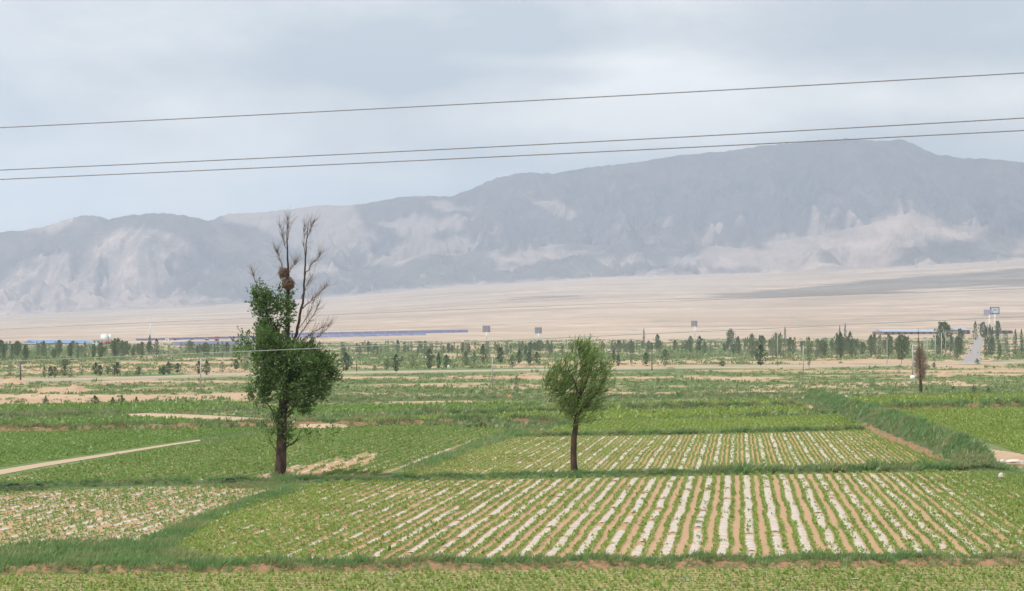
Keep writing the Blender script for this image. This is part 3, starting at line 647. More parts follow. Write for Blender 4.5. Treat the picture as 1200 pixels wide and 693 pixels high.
X, Y = [np.array(v) for v in zip(*[G(x, y) for x, y in zip(np.linspace(820, 1120, 330), np.linspace(556, 551, 330))])]
blades('grass', X + RNG.normal(0, .3, 330), Y + RNG.normal(0, .4, 330), X * 0 + .1, .42, M['grass_blue'], 'thicker dark grass on the bank right of the slender tree', 8)
b2 = ribbon('bank', [(608, 512.5), (800, 510), (1010, 504.5)], .8, .18, M['grass_soil'], 'thin dark bank along the back edge of the striped field', 'bank', rough=.4, seed=6)
grass_on(b2, 900, .3, M['grass_blue'], 'dark grass line along the back edge of the striped field', 6, .3)
grass_in([(222, 514), (320, 502), (336, 505), (240, 523), (234, 518)], 700, .2, M['grass'], 'grass at the far end of the tan dirt path', 6)
grass_in([(236, 572), (330, 575), (350, 566), (240, 565)], 500, .2, M['grass'], 'low grass beside the dark shrub left of the nest tree trunk', 6)
grass_in([(470, 552), (500, 541), (545, 524), (600, 505), (655, 498), (640, 503), (612, 511), (560, 527), (515, 545), (500, 552)], 1500, .34, M['grass_blue'], 'bluish weeds on the diagonal boundary left of the striped field', 6)
b5 = ribbon('bank', [(-260, 512), (0, 507), (150, 504), (300, 501), (400, 500), (560, 496), (660, 496)], 2.2, .42, M['red_soil'], 'reddish bank edge behind the nest tree field', 'bank', rough=.5, seed=7)
grass_on(b5, 1700, .42, M['grass'], 'patchy grass over the reddish bank behind the nest tree', 6, .55)
b6 = ribbon('bank', [(-260, 494), (0, 491), (60, 489), (165, 487)], 3, .3, M['grass_soil'], 'weedy bank between two narrow green fields at left', 'bank', rough=.5, seed=8)
grass_on(b6, 1000, .35, M['grass'], 'weeds on the bank between narrow fields at left', 6, .3)
b7 = ribbon('bank', [(520, 489), (640, 485), (800, 479), (940, 477)], 2, .35, M['grass_soil'], 'thin grassy bank beyond the slender tree', 'bank', rough=.5, seed=9)
grass_on(b7, 1000, .45, M['grass'], 'grass on the thin bank beyond the slender tree', 6, .4)
b9 = ribbon('bank', [(1012, 482), (1100, 479.5), (1200, 476), (1400, 472)], 2, .42, M['red_soil'], 'bank with shrubs crossing the green fields at far right', 'bank', rough=.5, seed=10)
grass_on(b9, 700, .6, M['grass_blue'], 'dark shrubby grass along the bank at far right', 6, .5)
b10 = ribbon('bank', [(300, 473), (460, 470), (640, 468), (800, 466), (950, 463)], 3, .25, M['grass_soil'], 'long weedy bank behind the green crop strips', 'bank', rough=.5, seed=12)
grass_on(b10, 1500, .35, M['weed'], 'weeds covering the long bank behind the green crop strips', 6, .6)
dk = ribbon('ditch_bank', [(948, 468), (975, 479), (1000, 489), (1030, 499), (1060, 510), (1090, 523), (1125, 540), (1150, 552)], 2.5, 1.15, M['grass_soil'], 'high overgrown ditch bank running away at right', 'bank', rough=.25, seed=13)
grass_on(dk, 7500, .32, M['grass_blue'], 'thick wind-combed grass covering the ditch bank at right', 7, .0, lean=(.6, .1))
ribbon('ditch_edge', [(1010, 500), (1050, 518), (1090, 534), (1130, 550)], 1.0, .3, M['red_soil'], 'brown eroded soil edge at the foot of the ditch bank', 'bank', rough=.5, seed=15)
grass_in([(1130, 560), (1150, 546), (1240, 548), (1500, 575), (1500, 600), (1230, 578)], 1500, .2, M['grass_blue'], 'green weeds at the near end of the ditch bank', 6)
grass_in([(318, 563.5), (318, 558), (341, 558), (341, 563.5)], 90, .3, M['grass'], 'grass tuft round the foot of the tall poplar', 6)
grass_in([(664, 560.5), (664, 556), (682, 556), (682, 560.5)], 70, .25, M['grass'], 'grass tuft round the foot of the slender tree', 6)
# weeds over the middle distance, sown evenly per picture area and kept where the ground is green
n = 30000
py_ = RNG.uniform(426, 506, n); px_ = RNG.uniform(-150, 1350, n); D_ = H * F / (py_ - HY); X = (px_ - CX) * D_ / F; Y = D_
okw = np.ones(n, bool)
for p_ in (F0, F1, F2, F3, F4, F5, F6, F7, F7b, F8, F9, F10, F11, F12, [(165, 487), (300, 493), (390, 500), (380, 507), (290, 500), (165, 491)]): okw &= ~inpoly(px_, py_, p_)
for p_ in ([(-300, 463), (40, 462), (180, 464), (300, 460), (300, 468), (200, 470), (130, 474), (30, 476), (-300, 478)], [(30, 456), (60, 454), (100, 453), (105, 459), (40, 461)]): okw &= ~(inpoly(px_, py_, p_) & (RNG.uniform(0, 1, n) < .93))
rd = np.interp(px_, [-700, 0, 140, 430, 1000, 1200, 1500], [463, 448, 445, 437.5, 430, 425.5, 421]); okw &= np.abs(py_ - rd + .9) > 2.8
okw &= veg_at(X, Y) + RNG.normal(0, .12, n) > .5
hw = np.clip(.22 + .28 * fbm(X / 9, Y / 14, 3, 721) + RNG.exponential(.08, n), .12, .9)
blades('weeds', X[okw], Y[okw], X[okw] * 0, hw[okw], M['weed'], 'patchy green weeds over the open middle ground', 6, .45, spread=.7, cat='weeds')
n = 11000
Y = RNG.uniform(430, 1500, n); X = RNG.uniform(-.34, .34, n) * Y; ok = veg_at(X, Y) > .42; ppx2 = CX + F * X / Y; ppy2 = HY - F * (fan(X, Y) - H) / Y
ok &= ~inpoly(ppx2, ppy2, [(1118, 434), (1134, 412), (1142, 394), (1155, 394), (1153, 412), (1156, 434)]) & ~(np.abs(ppy2 - np.interp(ppx2, [-700, 0, 140, 430, 1000, 1200, 1500], [463, 448, 445, 437.5, 430, 425.5, 421]) + .9) < 2.8)
blades('weeds', X[ok], Y[ok], fan(X[ok], Y[ok]), .75 + .4 * (Y[ok] > 650), M['weed'], 'low green growth between the plantation trees', 6, .6, spread=.9, cat='weeds')

# ------------------------------------------------------------------ two big trees
def px_tree(bx, by):
    X, Y = G(bx, by); s = Y / F
    return (X, Y, 0), s, lambda x, y, d=0.: ((x - bx) * s, d, (by - y) * s)
def smooth_pts(pts, rad, sub=4, jit=0.0):
    P = np.array(pts, float); n = len(P); t = np.arange(n); tt = np.linspace(0, n - 1, (n - 1) * sub + 1)
    Q = np.stack([np.interp(tt, t, P[:, i]) for i in range(3)], -1)
    for _ in range(3): Q[1:-1] = (Q[:-2] + 2 * Q[1:-1] + Q[2:]) / 4
    if jit: Q[1:] += RNG.normal(0, jit, (len(Q) - 1, 3))
    return Q, np.interp(tt, t, rad)
def foliage(blobs, s, loc, ntw, rngs, wind, twig_len, leaf_l, leaf_w, per, thin=0., streak=False):
    """twigs in ellipsoids; returns leaf quads, tint and twig polylines"""
    V, T, tw = [], [], []
    for (cx, cz, rx, rz, dy, ry, n) in blobs:
        n = int(n * ntw)
        u = rngs.normal(size=(n, 3)); u /= np.linalg.norm(u, axis=1)[:, None]; r = rngs.uniform(.2, 1, n) ** .45
        c = np.array(loc(cx, cz, dy)); p = c + u * r[:, None] * np.array([rx * s, ry * s, rz * s])
        if streak: k = (fbm((p[:, 0] - .6 * p[:, 2]) * 1.9 + dy, p[:, 2] * .55 + p[:, 1] * .35, 3, 831) > .0)
        else: k = fbm(p[:, 0] * 1.3 + dy, p[:, 2] * 1.3 + p[:, 1], 3, 811) > -.09 + thin; p = p[k]; u = u[k]
        d = norm(u * .55 + np.array(wind) + rngs.normal(0, .22, p.shape))
        clump = .5 + .35 * fbm(p[:, 0] * .9, p[:, 2] * .9 + p[:, 1] * .7, 2, 821)
        for q in range(per):
            f = rngs.uniform(0, 1, len(p)); c_ = p + d * (f * twig_len)[:, None] + rngs.normal(0, .05, p.shape)
            ld = norm(d * .9 + rngs.normal(0, .26 if streak else .45, p.shape))
            V.append(leaf_arrays(c_, ld, leaf_l * rngs.uniform(.7, 1.25, len(p)), leaf_w * rngs.uniform(.7, 1.25, len(p)), rngs)); T.append(np.clip(clump + rngs.normal(0, .18, len(p)), 0, 1))
        for i in range(0, len(p), 3): tw.append((p[i], p[i] + d[i] * twig_len))
    return np.concatenate(V), np.concatenate(T), tw
# --- the tall poplar with the nest
base, s, q = px_tree(329.5, 559.5)
t1 = thing('poplar_tree', 'tall poplar with dense lower crown, bare dead top and a nest', 'tree', base)
b = MB()
P_, R_ = smooth_pts([q(329, 562), q(329, 540), q(330, 515), q(331, 480), q(334, 440), q(337, 400), q(337, 365), q(338, 330), q(337, 295), q(336, 256)], [.33, .28, .25, .22, .18, .13, .095, .07, .04, .012], 4, .015)
b.tube(P_, R_, 10)
P_, R_ = smooth_pts([q(334, 432), q(341, 410), q(349, 385, .2), q(354, 355, .2), q(357, 325, .25), q(357.5, 295, .2), q(361, 258, .2)], [.10, .09, .075, .062, .05, .036, .01], 4, .02)
b.tube(P_, R_, 7)
for pts, r in [([q(332, 470), q(321, 446, -.5), q(311, 425, -.9), q(306, 400, -1)], .10), ([q(333, 460), q(352, 440, .4), q(370, 425, .6), q(382, 412, .6)], .11), ([q(332, 450), q(322, 420, 1), q(310, 395, 1.5)], .09),
               ([q(334, 445), q(350, 420, -1), q(362, 402, -1.4)], .09), ([q(336, 405), q(322, 380, -.2), q(308, 360, -.3), q(299, 342, -.3)], .07), ([q(331, 490), q(345, 478, -.6), q(358, 462, -1)], .06),
               ([q(331, 495), q(316, 480, .4), q(306, 466, .6)], .06), ([q(332, 465), q(334, 440, -1.2), q(338, 415, -1.8)], .08), ([q(332, 465), q(330, 440, 1.2), q(326, 415, 1.9)], .08)]:
    P_, R_ = smooth_pts(pts, np.linspace(r, r * .3, len(pts)), 4, .02); b.tube(P_, R_, 6)
trunk = b.make('trunk', M['bark'], t1, True)
# bare dead branches and fine twigs
b = MB(); rb = np.random.default_rng(5)
def bare(pts, r, fine=14, ln=.6, fr=.0065):
    P_, R_ = smooth_pts(pts, np.linspace(r * .75, .008, len(pts)), 4, .025); b.tube(P_, R_, 5)
    for _ in range(fine * len(pts)):
        i = rb.integers(2, len(P_)); d0 = P_[min(i + 1, len(P_) - 1)] - P_[i - 1]
        d = norm(norm(d0) * .7 + np.array([.12, 0, .45]) + rb.normal(0, .5, 3)); l = ln * rb.uniform(.5, 1.3)
        m_ = P_[i] + d * l * .5 + rb.normal(0, .04, 3); b.tube([P_[i], m_, m_ + norm(d + np.array([.1, 0, .35])) * l * .5], [fr, fr * .8, fr * .45], 4)
for pts, r in [([q(354, 362, .2), q(364, 352, .3), q(374, 344, .3), q(381, 336, .3)], .045), ([q(357, 322, .25), q(364, 310, .2), q(371, 303, .2), q(375, 297, .2)], .045), ([q(359, 280, .2), q(363, 271), q(367, 261)], .025),
               ([q(357, 300, .2), q(356, 280), q(357, 266)], .03), ([q(345, 410), q(356, 396, .6), q(368, 388, .8), q(380, 383, .9)], .04), ([q(347, 400), q(360, 380, -.3), q(370, 366, -.4), q(374, 358, -.4)], .04),
               ([q(344, 415), q(358, 402), q(374, 394), q(388, 381)], .035), ([q(350, 385), q(362, 366, .3), q(369, 350, .3)], .03), ([q(337, 330), q(331, 312), q(326, 300), q(325, 294)], .04), ([q(337, 295), q(332, 282), q(329, 268)], .025),
               ([q(336.5, 285), q(338, 268), q(338, 258)], .02), ([q(318, 380), q(308, 350), q(300, 330), q(295, 317)], .05), ([q(338, 320), q(344, 312), q(347, 306)], .025), ([q(338, 345), q(330, 330, .3), q(326, 318, .4)], .03), ([q(353, 350), q(360, 335, -.5), q(367, 326, -.6)], .03)]:
    bare(pts, r)
b.make('bare_branches', M['bark_dead'], t1, True); b = MB()
for pts, r in [([q(332, 525), q(342, 521), q(350, 513), q(354, 502)], .07), ([q(329, 532), q(322, 527), q(317, 518), q(314, 503)], .04), ([q(344, 520), q(356, 512), q(368, 505)], .03), ([q(331, 515), q(340, 505, -.3), q(347, 494, -.4)], .03)]: bare(pts, r, 2, .5)
b.make('low_branches', M['bark'], t1, True)
rl = np.random.default_rng(21)
blobs = [(315, 425, 16, 28, 0, 20, 1.0), (318, 408, 16, 26, -1, 20, .9), (320, 415, 17, 27, 1.2, 18, .8), (356, 428, 20, 27, 0, 22, 1.0), (372, 442, 18, 24, .2, 20, .9), (345, 436, 22, 30, -1.4, 20, .95), (340, 432, 20, 30, 1.4, 20, .9), (382, 432, 9, 15, .3, 11, .25), (312, 394, 8, 14, 0, 9, .25), (350, 408, 8, 12, .4, 9, .2),
         (326, 456, 20, 22, 0, 20, .7), (352, 466, 17, 18, 0, 17, .6), (304, 460, 11, 16, 0, 12, .22), (331, 500, 9, 18, 0, 9, .32),
         (310, 362, 12, 13, 0, 11, .40), (305, 348, 7, 13, 0, 8, .2), (331, 368, 9, 17, 0, 9, .28), (332, 350, 8, 12, .2, 8, .14), (312, 392, 9, 10, 0, 9, .22)]
blobs = [(a_[0] - 2, a_[1] + 3) + a_[2:] for a_ in blobs]
V, T, tw = foliage(blobs, s, q, 430, rl, (.40, -.05, .62), .6, .17, .08, 8)
cr = obj('crown', leaf_mesh('crown', V, T, M['poplar']), t1)
b = MB()
for a_, e_ in tw: b.tube([a_, e_], [.014, .006], 3, cap=False)
obj('twigs', mesh('twigs', b.v, b.f, M['bark']), cr)
# sparse side shoots at the left and low right, thinly leaved
blobs = [(284, 405, 7, 14, .3, 8, 1), (280, 420, 4, 10, .3, 6, .5), (378, 508, 14, 6, .2, 8, .35), (312, 508, 5, 10, 0, 6, .35), (362, 512, 12, 5, 0, 8, .3)]
V, T, tw = foliage(blobs, s, q, 55, rl, (.34, 0, .7), .5, .17, .07, 5)
obj('foliage', leaf_mesh('foliage', V, T, M['poplar']), t1)
# --- nest: two lumps of twigs resting in the fork
def nest(cx, cy, rx, rz, label, n):
    c = np.array(q(cx, cy, -.08)) + np.array(base); b = MB(); r_ = np.random.default_rng(int(cx + cy))
    for _ in range(n):
        u = norm(r_.normal(size=3)); p = u * np.array([rx, rx, rz]) * r_.uniform(.45, 1.12); d = norm(np.cross(u, r_.normal(size=3)) + np.array([0, 0, -.15])); l = r_.uniform(.25, .62)
        b.tube([p - d * l / 2, p + u * .03, p + d * l / 2], [.008, .014, .006], 4, cap=False)
    b.lathe([(.02, -rz * .8), (rx * .4, -rz * .55), (rx * .55, 0), (rx * .45, rz * .4), (rx * .3, rz * .3), (.02, rz * .2)], 14)
    return tag(b.make('bird_nest', M['nest'], None, False, c), label, 'nest')
nest(338, 333, .26, .24, 'larger brown twig nest around the bare stem of the tall poplar', 340)
nest(333, 320, .2, .17, 'smaller brown twig nest above the larger one in the tall poplar', 200)

# --- the slender wind-blown tree
base, s, q = px_tree(672.0, 557)
t2 = thing('slender_tree', 'slender wind-blown tree with bent brown trunk in the striped field', 'tree', base)
b = MB()
P_, R_ = smooth_pts([q(673, 559), q(672, 535), q(673, 510), q(676, 488), q(680, 465), q(684, 440), q(688, 415), q(690, 402)], [.20, .165, .15, .13, .10, .07, .04, .012], 4, .012); b.tube(P_, R_, 9)
for pts, r in [([q(676, 490), q(665, 474, .3), q(654, 458, .5), q(646, 444, .5)], .07), ([q(677, 486), q(690, 472, -.3), q(702, 456, -.5), q(710, 438, -.5)], .07), ([q(680, 466), q(672, 446, -.6), q(664, 428, -.9)], .05), ([q(681, 460), q(692, 440, .6), q(699, 420, .9)], .05),
               ([q(678, 475), q(676, 452, 1), q(676, 430, 1.4)], .05), ([q(679, 470), q(686, 448, -1), q(690, 428, -1.4)], .05), ([q(684, 440), q(680, 420), q(679, 408)], .03), ([q(675, 495), q(668, 485, -.5), q(658, 478, -.8)], .03)]:
    P_, R_ = smooth_pts(pts, np.linspace(r, r * .25, len(pts)), 4, .015); b.tube(P_, R_, 6)
b.make('trunk', M['bark'], t2, True)
blobs = [(651, 448, 9, 15, .2, 9, .40), (660, 438, 7, 15, .1, 8, .34), (643, 452, 5, 8, 0, 5, .1), (670, 450, 5, 16, .5, 7, .22), (669, 426, 4, 10, -.3, 5, .09), (683, 422, 6, 23, 0, 7, .44), (687, 409, 4, 9, 0, 5, .13), (678, 406, 3, 8, 0, 4, .07), (696, 411, 3.5, 10, 0, 4, .09),
         (691, 446, 7, 22, -.3, 9, .42), (703, 449, 7, 16, .2, 8, .34), (712, 436, 4, 11, 0, 5, .15), (699, 426, 5, 12, .3, 6, .16), (658, 465, 7, 9, .2, 8, .2), (665, 476, 6, 9, .2, 7, .16), (673, 484, 6, 11, -.2, 7, .22), (678, 468, 7, 12, -.2, 9, .28), (685, 482, 6, 10, .2, 7, .16), (693, 470, 7, 9, .3, 8, .18), (703, 474, 6, 7, 0, 6, .06), (696, 486, 6, 6, 0, 6, .05)]
blobs = [(a_[0] - 6, a_[1] + 8) + a_[2:4] + (a_[4] * .7, a_[5] * .8, a_[6]) for a_ in blobs]
V, T, tw = foliage(blobs, s, q, 175, rl, (.6, 0, .9), .75, .32, .05, 6, .04, True)
cr = obj('crown', leaf_mesh('crown', V, T, M['willow']), t2); b = MB()
for a_, e_ in tw: b.tube([a_, e_], [.012, .005], 3, cap=False)
obj('twigs', mesh('twigs', b.v, b.f, M['bark']), cr)

# --- dead reddish tree by the ditch
base, s, q = px_tree(1079.5, 460)
t3 = thing('dead_tree', 'dead reddish brown spindle-shaped tree in the field at right', 'tree', base)
b = MB(); P_, R_ = smooth_pts([q(1079.5, 461), q(1079, 450), q(1078.5, 435), q(1077.5, 412), q(1076, 385)], [.22, .2, .13, .08, .02], 4, .02); b.tube(P_, R_, 7); b.make('trunk', M['bark'], t3, True)
b = MB(); rb = np.random.default_rng(9)
V = []
for _ in range(300):
    f = rb.uniform(0, 1) ** .8; z = (458 - 446 + f * 34) * s; c = np.array([-1 * s * (f * 1.5), 0, z]); a = rb.uniform(0, 6.28)
    rad = (1.2 + 7 * math.sin(math.pi * min(1, .15 + f * .75)) ** 1.2) * s; d = norm(np.array([math.cos(a) * rad, math.sin(a) * rad, rb.uniform(.6, 1.6)]))
    l = rb.uniform(.5, 1.1) * rad / max(.25, math.hypot(d[0], d[1])); b.tube([c, c + d * l * .5, c + d * l * .9 + np.array([0, 0, .1])], [.022, .018, .008], 3, cap=False)
cro = obj('crown', mesh('crown', b.v, b.f, M['deadtwig']), t3)
n = 900; f = rb.uniform(0, 1, n); a = rb.uniform(0, 6.28, n); rad = (1 + 7.2 * np.sin(np.pi * np.clip(.12 + f * .8, 0, 1)) ** 1.3) * s * rb.uniform(.2, 1, n) ** .6
c = np.stack([np.cos(a) * rad - f * 1.5 * s, np.sin(a) * rad, (14 + f * 36) * s], -1)
obj('dry_leaves', leaf_mesh('dry_leaves', leaf_arrays(c, np.stack([np.cos(a) * .5, np.sin(a) * .5, np.ones(n)], -1), .34, .09, rb), rb.uniform(0, 1, n), M['deadtwig']), cro)

# ------------------------------------------------------------------ plantation trees: one of each kind, then copies
def tree_kind(kind, seed):
    """unit-height tree: returns trunk mesh and crown mesh"""
    r = np.random.default_rng(seed); b = MB()
    z0, zc, n, lf, mat = {'spindle': (.17, .55, 420, .052, 'far_leaf'), 'dark': (.15, .52, 520, .055, 'far_dark'), 'poplar': (.08, .5, 460, .045, 'far_leaf'), 'cypress': (.04, .42, 560, .045, 'far_dark'),
                          'bushy': (.22, .62, 560, .06, 'far_leaf'), 'sparse': (.15, .55, 190, .06, 'far_pale'), 'bush': (.0, .4, 300, .08, 'far_leaf'), 'lowbush': (.0, .4, 900, .035, 'grass_dark')}[kind]
    bend = r.uniform(-.03, .03)
    lf *= 1.6
    b.tube([(0, 0, -.02), (bend * .5, 0, .12), (bend, 0, .35), (bend, bend, .6), (0, 0, .94)], [.020, .017, .013, .009, .003], 5)
    for _ in range(8):
        z = r.uniform(z0, .6); a = r.uniform(0, 6.28); l = r.uniform(.12, .3); b.tube([(bend, 0, z), (bend + math.cos(a) * l * .5, math.sin(a) * l * .5, z + l)], [.008, .003], 4)
    f = r.uniform(0, 1, n) ** (.9 if kind != 'sparse' else 1); z = z0 + (1 - z0) * f
    if kind in ('spindle', 'dark'): pr = np.sin(np.pi * np.clip(f, 0, 1) ** .8) ** .75
    elif kind == 'bushy': pr = np.sin(np.pi * np.clip(f * .9 + .06, 0, 1)) ** .6
    elif kind in ('bush', 'lowbush'): pr = np.sin(np.pi * (.28 + .7 * f)) ** .7 * np.where(f > .75, .45, 1)
    elif kind == 'cypress': pr = np.clip(1.15 * (1 - f) ** .55, 0, 1) * np.clip(f * 6 + .4, 0, 1)
    else: pr = np.sin(np.pi * np.clip(f, 0, 1) ** .75) ** .6
    a = r.uniform(0, 6.28, n); rr = .5 * pr * r.uniform(.1, 1, n) ** .5 * (1 + .8 * perlin(a * 1.3 + seed, z * 5 + seed, seed)) * np.exp(r.normal(0, .22, n))
    c = np.stack([np.cos(a) * rr, np.sin(a) * rr, z - lf * .5], -1)
    k_ = perlin(c[:, 0] * 7 + seed, c[:, 2] * 9 + c[:, 1] * 5, seed + 2) > -.22
    c, a, z = c[k_], a[k_], z[k_]; n = len(c)
    d = np.stack([np.cos(a) * .4 + .2, np.sin(a) * .4, np.ones(n)], -1) + r.normal(0, .35, (n, 3))
    # width is scaled per copy, so leaves are drawn wider here
    V = leaf_arrays(c, d, lf * r.uniform(.7, 1.4, n), lf * r.uniform(.6, 1.3, n) * 1.3, r)
    t = np.clip(.45 + .4 * perlin(a * 1.2 + 3, z * 6, seed + 5) + r.normal(0, .15, n), 0, 1)
    tm = mesh('trunk', b.v, b.f, M['bark_far'], smooth=True)
    return tm, leaf_mesh('crown', V, t, M[mat])
KN = {'spindle': 'young_tree', 'dark': 'young_tree', 'poplar': 'poplar_tree', 'cypress': 'poplar_tree', 'bushy': 'broad_tree', 'sparse': 'sapling', 'bush': 'shrub', 'lowbush': 'shrub'}
KINDS = {k: [tree_kind(k, 100 + i * 7 + j * 31) for j in range(3)] for i, k in enumerate(KN)}
count = [0]
def tree(kind, px, yb, yt, wpx, label, group=None, cat='tree'):
    if yb < 418: X, Y, z = GF(px, yb)
    else: X, Y = G(px, yb); z = 0.
    hgt = (yb - yt) * Y / F
    wid = wpx * Y / F * 1.12
    count[0] += 1; tm, cm = KINDS[kind][count[0] % 3]
    t = thing(KN[kind], label, cat, (X, Y, z), group, random.uniform(0, 6.28))
    t.scale = (wid, wid, hgt)
    if kind not in ('bush', 'lowbush'): obj('trunk', tm, t)
    obj('crown', cm, t)
    return t
ORD = ['first', 'second', 'third', 'fourth', 'fifth', 'sixth', 'seventh', 'eighth', 'ninth', 'tenth', 'eleventh', 'twelfth', 'thirteenth', 'fourteenth', 'fifteenth', 'sixteenth', 'seventeenth', 'eighteenth', 'nineteenth', 'twentieth', 'twenty-first', 'twenty-second']
ADJ = {'spindle': 'grey green spindle-shaped young tree', 'dark': 'dark green oval young tree', 'poplar': 'narrow upright young poplar', 'cypress': 'dark narrow columnar poplar', 'bushy': 'broad bushy grey green tree', 'sparse': 'thin pale sapling'}
# front row beside the pale road (column, base row, top row, width)
ROAD = [('sparse', 12, 443.5, 424, 6), ('spindle', 52, 444, 430, 5), ('dark', 59.5, 442.5, 430, 7), ('dark', 64.5, 444, 430, 6), ('dark', 76, 441.5, 429.5, 8), ('sparse', 83, 443, 431, 6), ('sparse', 96, 440, 426, 5), ('dark', 112.5, 440.5, 425, 7), ('dark', 117.5, 441, 428, 6),
        ('dark', 126.5, 439.5, 429.5, 6), ('dark', 134, 441, 428, 5), ('dark', 137.5, 440.5, 424.5, 7), ('dark', 162.5, 440, 430, 7), ('spindle', 187.5, 440, 431, 5), ('dark', 191.5, 440.5, 429.5, 6), ('dark', 197.5, 440, 424.5, 8), ('dark', 208, 438, 426, 8),
        ('dark', 233, 440.5, 423, 6), ('dark', 242, 442, 423, 7), ('sparse', 260.5, 438, 424.5, 7), ('dark', 276.5, 434.5, 421.5, 8), ('sparse', 287, 436, 418, 9),
        ('dark', 405.5, 437, 413.5, 12), ('spindle', 439, 436, 428, 5), ('spindle', 453, 435.5, 421, 7), ('dark', 464, 438, 415.5, 9), ('spindle', 471, 426, 417, 5), ('sparse', 484, 433, 417, 6), ('dark', 503, 435, 409, 9), ('dark', 514, 434.5, 413.5, 5), ('dark', 523, 432.5, 416, 8), ('spindle', 546, 429, 412, 9),
        ('spindle', 556, 427, 412, 7), ('dark', 566, 428, 403.5, 6), ('sparse', 570.5, 427, 412, 4), ('dark', 586.5, 427.5, 407.5, 9), ('spindle', 600.5, 432.5, 417, 8), ('dark', 608.5, 427.5, 411, 7), ('dark', 620, 428, 412.5, 8), ('dark', 629, 427, 412.5, 7),
        ('dark', 719.5, 428, 410, 4), ('dark', 724.5, 431, 415.5, 4.5), ('sparse', 739.5, 428, 410, 5), ('dark', 757, 429, 413.5, 7), ('spindle', 779.5, 432.5, 409, 10), ('bushy', 846.5, 431, 423, 7), ('dark', 891.5, 431, 404.5, 12), ('poplar', 948, 431.5, 395, 5), ('spindle', 963, 421, 398, 8), ('bushy', 1056.5, 428.5, 393, 13), ('dark', 1094.5, 432, 425, 4), ('spindle', 1121.5, 423, 405, 7)]
LM = [(0, 330, 'counting right from the left edge', 0), (330, 690, 'right of the nest tree', 330), (690, 1300, 'right of the slender tree', 690)]
for lo, hi, ph, _ in LM:
    sub = sorted([r for r in ROAD if lo <= r[1] < hi], key=lambda r: r[1])
    for i, r in enumerate(sub): tree(r[0], r[1], r[2], r[3], r[4], f'{ADJ[r[0]]}, {ORD[i] if i < len(ORD) else str(i + 1) + "th"} along the pale road {ph}', 'young trees along the pale road')
# single trees that stand out behind the road
for k_, x, yb, yt, wd, l_ in [('cypress', 175.5, 417, 393.5, 5, 'dark pointed poplar under the white mast, the tallest at left'), ('cypress', 183.5, 416.5, 397, 8, 'wide dark cone-shaped poplar just right of the pointed one by the mast'),
                              ('bushy', 137, 420, 397, 14, 'broad dark tree beside the white silos'), ('bushy', 76.5, 431, 421.5, 10, 'dark round-topped tree left of the white silos behind the road'), ('cypress', 4, 424, 403.5, 4, 'dark narrow poplar at the very left edge'), ('cypress', 14, 424, 403.5, 4, 'dark narrow poplar second from the left edge'),
                              ('cypress', 29, 427, 405.5, 7, 'wide dark poplar clump left of the blue roofed shed'), ('cypress', 612, 412, 399.5, 6, 'dark oval tree standing under the two grey billboards'), ('bushy', 632, 413, 399, 9, 'grey round tree just below the right grey billboard'),
                              ('cypress', 754.5, 410, 385.5, 3, 'very tall thin poplar poking above the plantation left of the square billboard'), ('dark', 770.5, 411, 392, 6, 'dark oval tree right of the very tall thin poplar'), ('dark', 809, 409, 394, 7, 'dark tree standing under the square billboard at left of its post'), ('dark', 820, 413, 394, 7, 'dark tree just right of the square billboard post'),
                              ('bushy', 856, 407, 386, 9, 'tall feathery tree rising above the plantation right of the square billboard'), ('cypress', 920, 409, 383, 3, 'thin poplar spire, left of a pair of spires in the right plantation'), ('cypress', 984, 411, 382.5, 3, 'left of two close poplar spires in the right plantation'), ('cypress', 990.5, 412, 379, 3.5, 'right and taller of two close poplar spires in the right plantation'),
                              ('dark', 985, 423, 390, 9, 'tall dark tree under the two close poplar spires'), ('dark', 996, 418.5, 389, 7, 'dark tree with a leaning crown right of the two close spires'), ('bushy', 1105, 417, 378.5, 16, 'high broad tree behind the row of lane poles'), ('cypress', 1143, 399, 377, 6.5, 'dark poplar on the left side of the lane at its far end'),
                              ('bushy', 1152, 400, 378, 8, 'round dark tree below the lilac billboard'), ('cypress', 1155.5, 418, 383, 6, 'left and broadest of the big dark poplars right of the lane'), ('cypress', 1160, 417, 381, 6, 'middle and tallest of the big dark poplars right of the lane'), ('cypress', 1163, 418, 384, 5, 'right of the three big dark poplars right of the lane'),
                              ('bushy', 1169, 404, 377, 6, 'grey tree just right of the framed billboard post'), ('poplar', 1178.5, 406, 388, 6, 'grey green tree between the lane poplars and the right edge'), ('cypress', 1190, 417.5, 387, 5.5, 'dark poplar second from the right edge'), ('cypress', 1197, 418, 386, 5, 'dark poplar at the very right edge'), ('bush', 1145, 427, 420.5, 5, 'dark low shrub at the foot of the lane'),
                              ('sparse', 605.5, 463, 441, 7, 'pale slim sapling standing alone left of the slender tree'), ('bushy', 1125, 410, 386, 8, 'grey green tree left of the lane, behind the smaller lane poles')]:
    if k_ == 'bush': tree(k_, x, yb, yt, wd, l_, None, 'shrub')
    else: tree(k_, x, yb, yt, wd, l_)
bd = tree('sparse', 1053, 439, 432, 4, 'tiny dry brown sapling left of the dead tree')
for c in bd.children:
    if c.name.startswith('crown'): c.data = c.data.copy(); c.data.materials[0] = M['deadtwig']
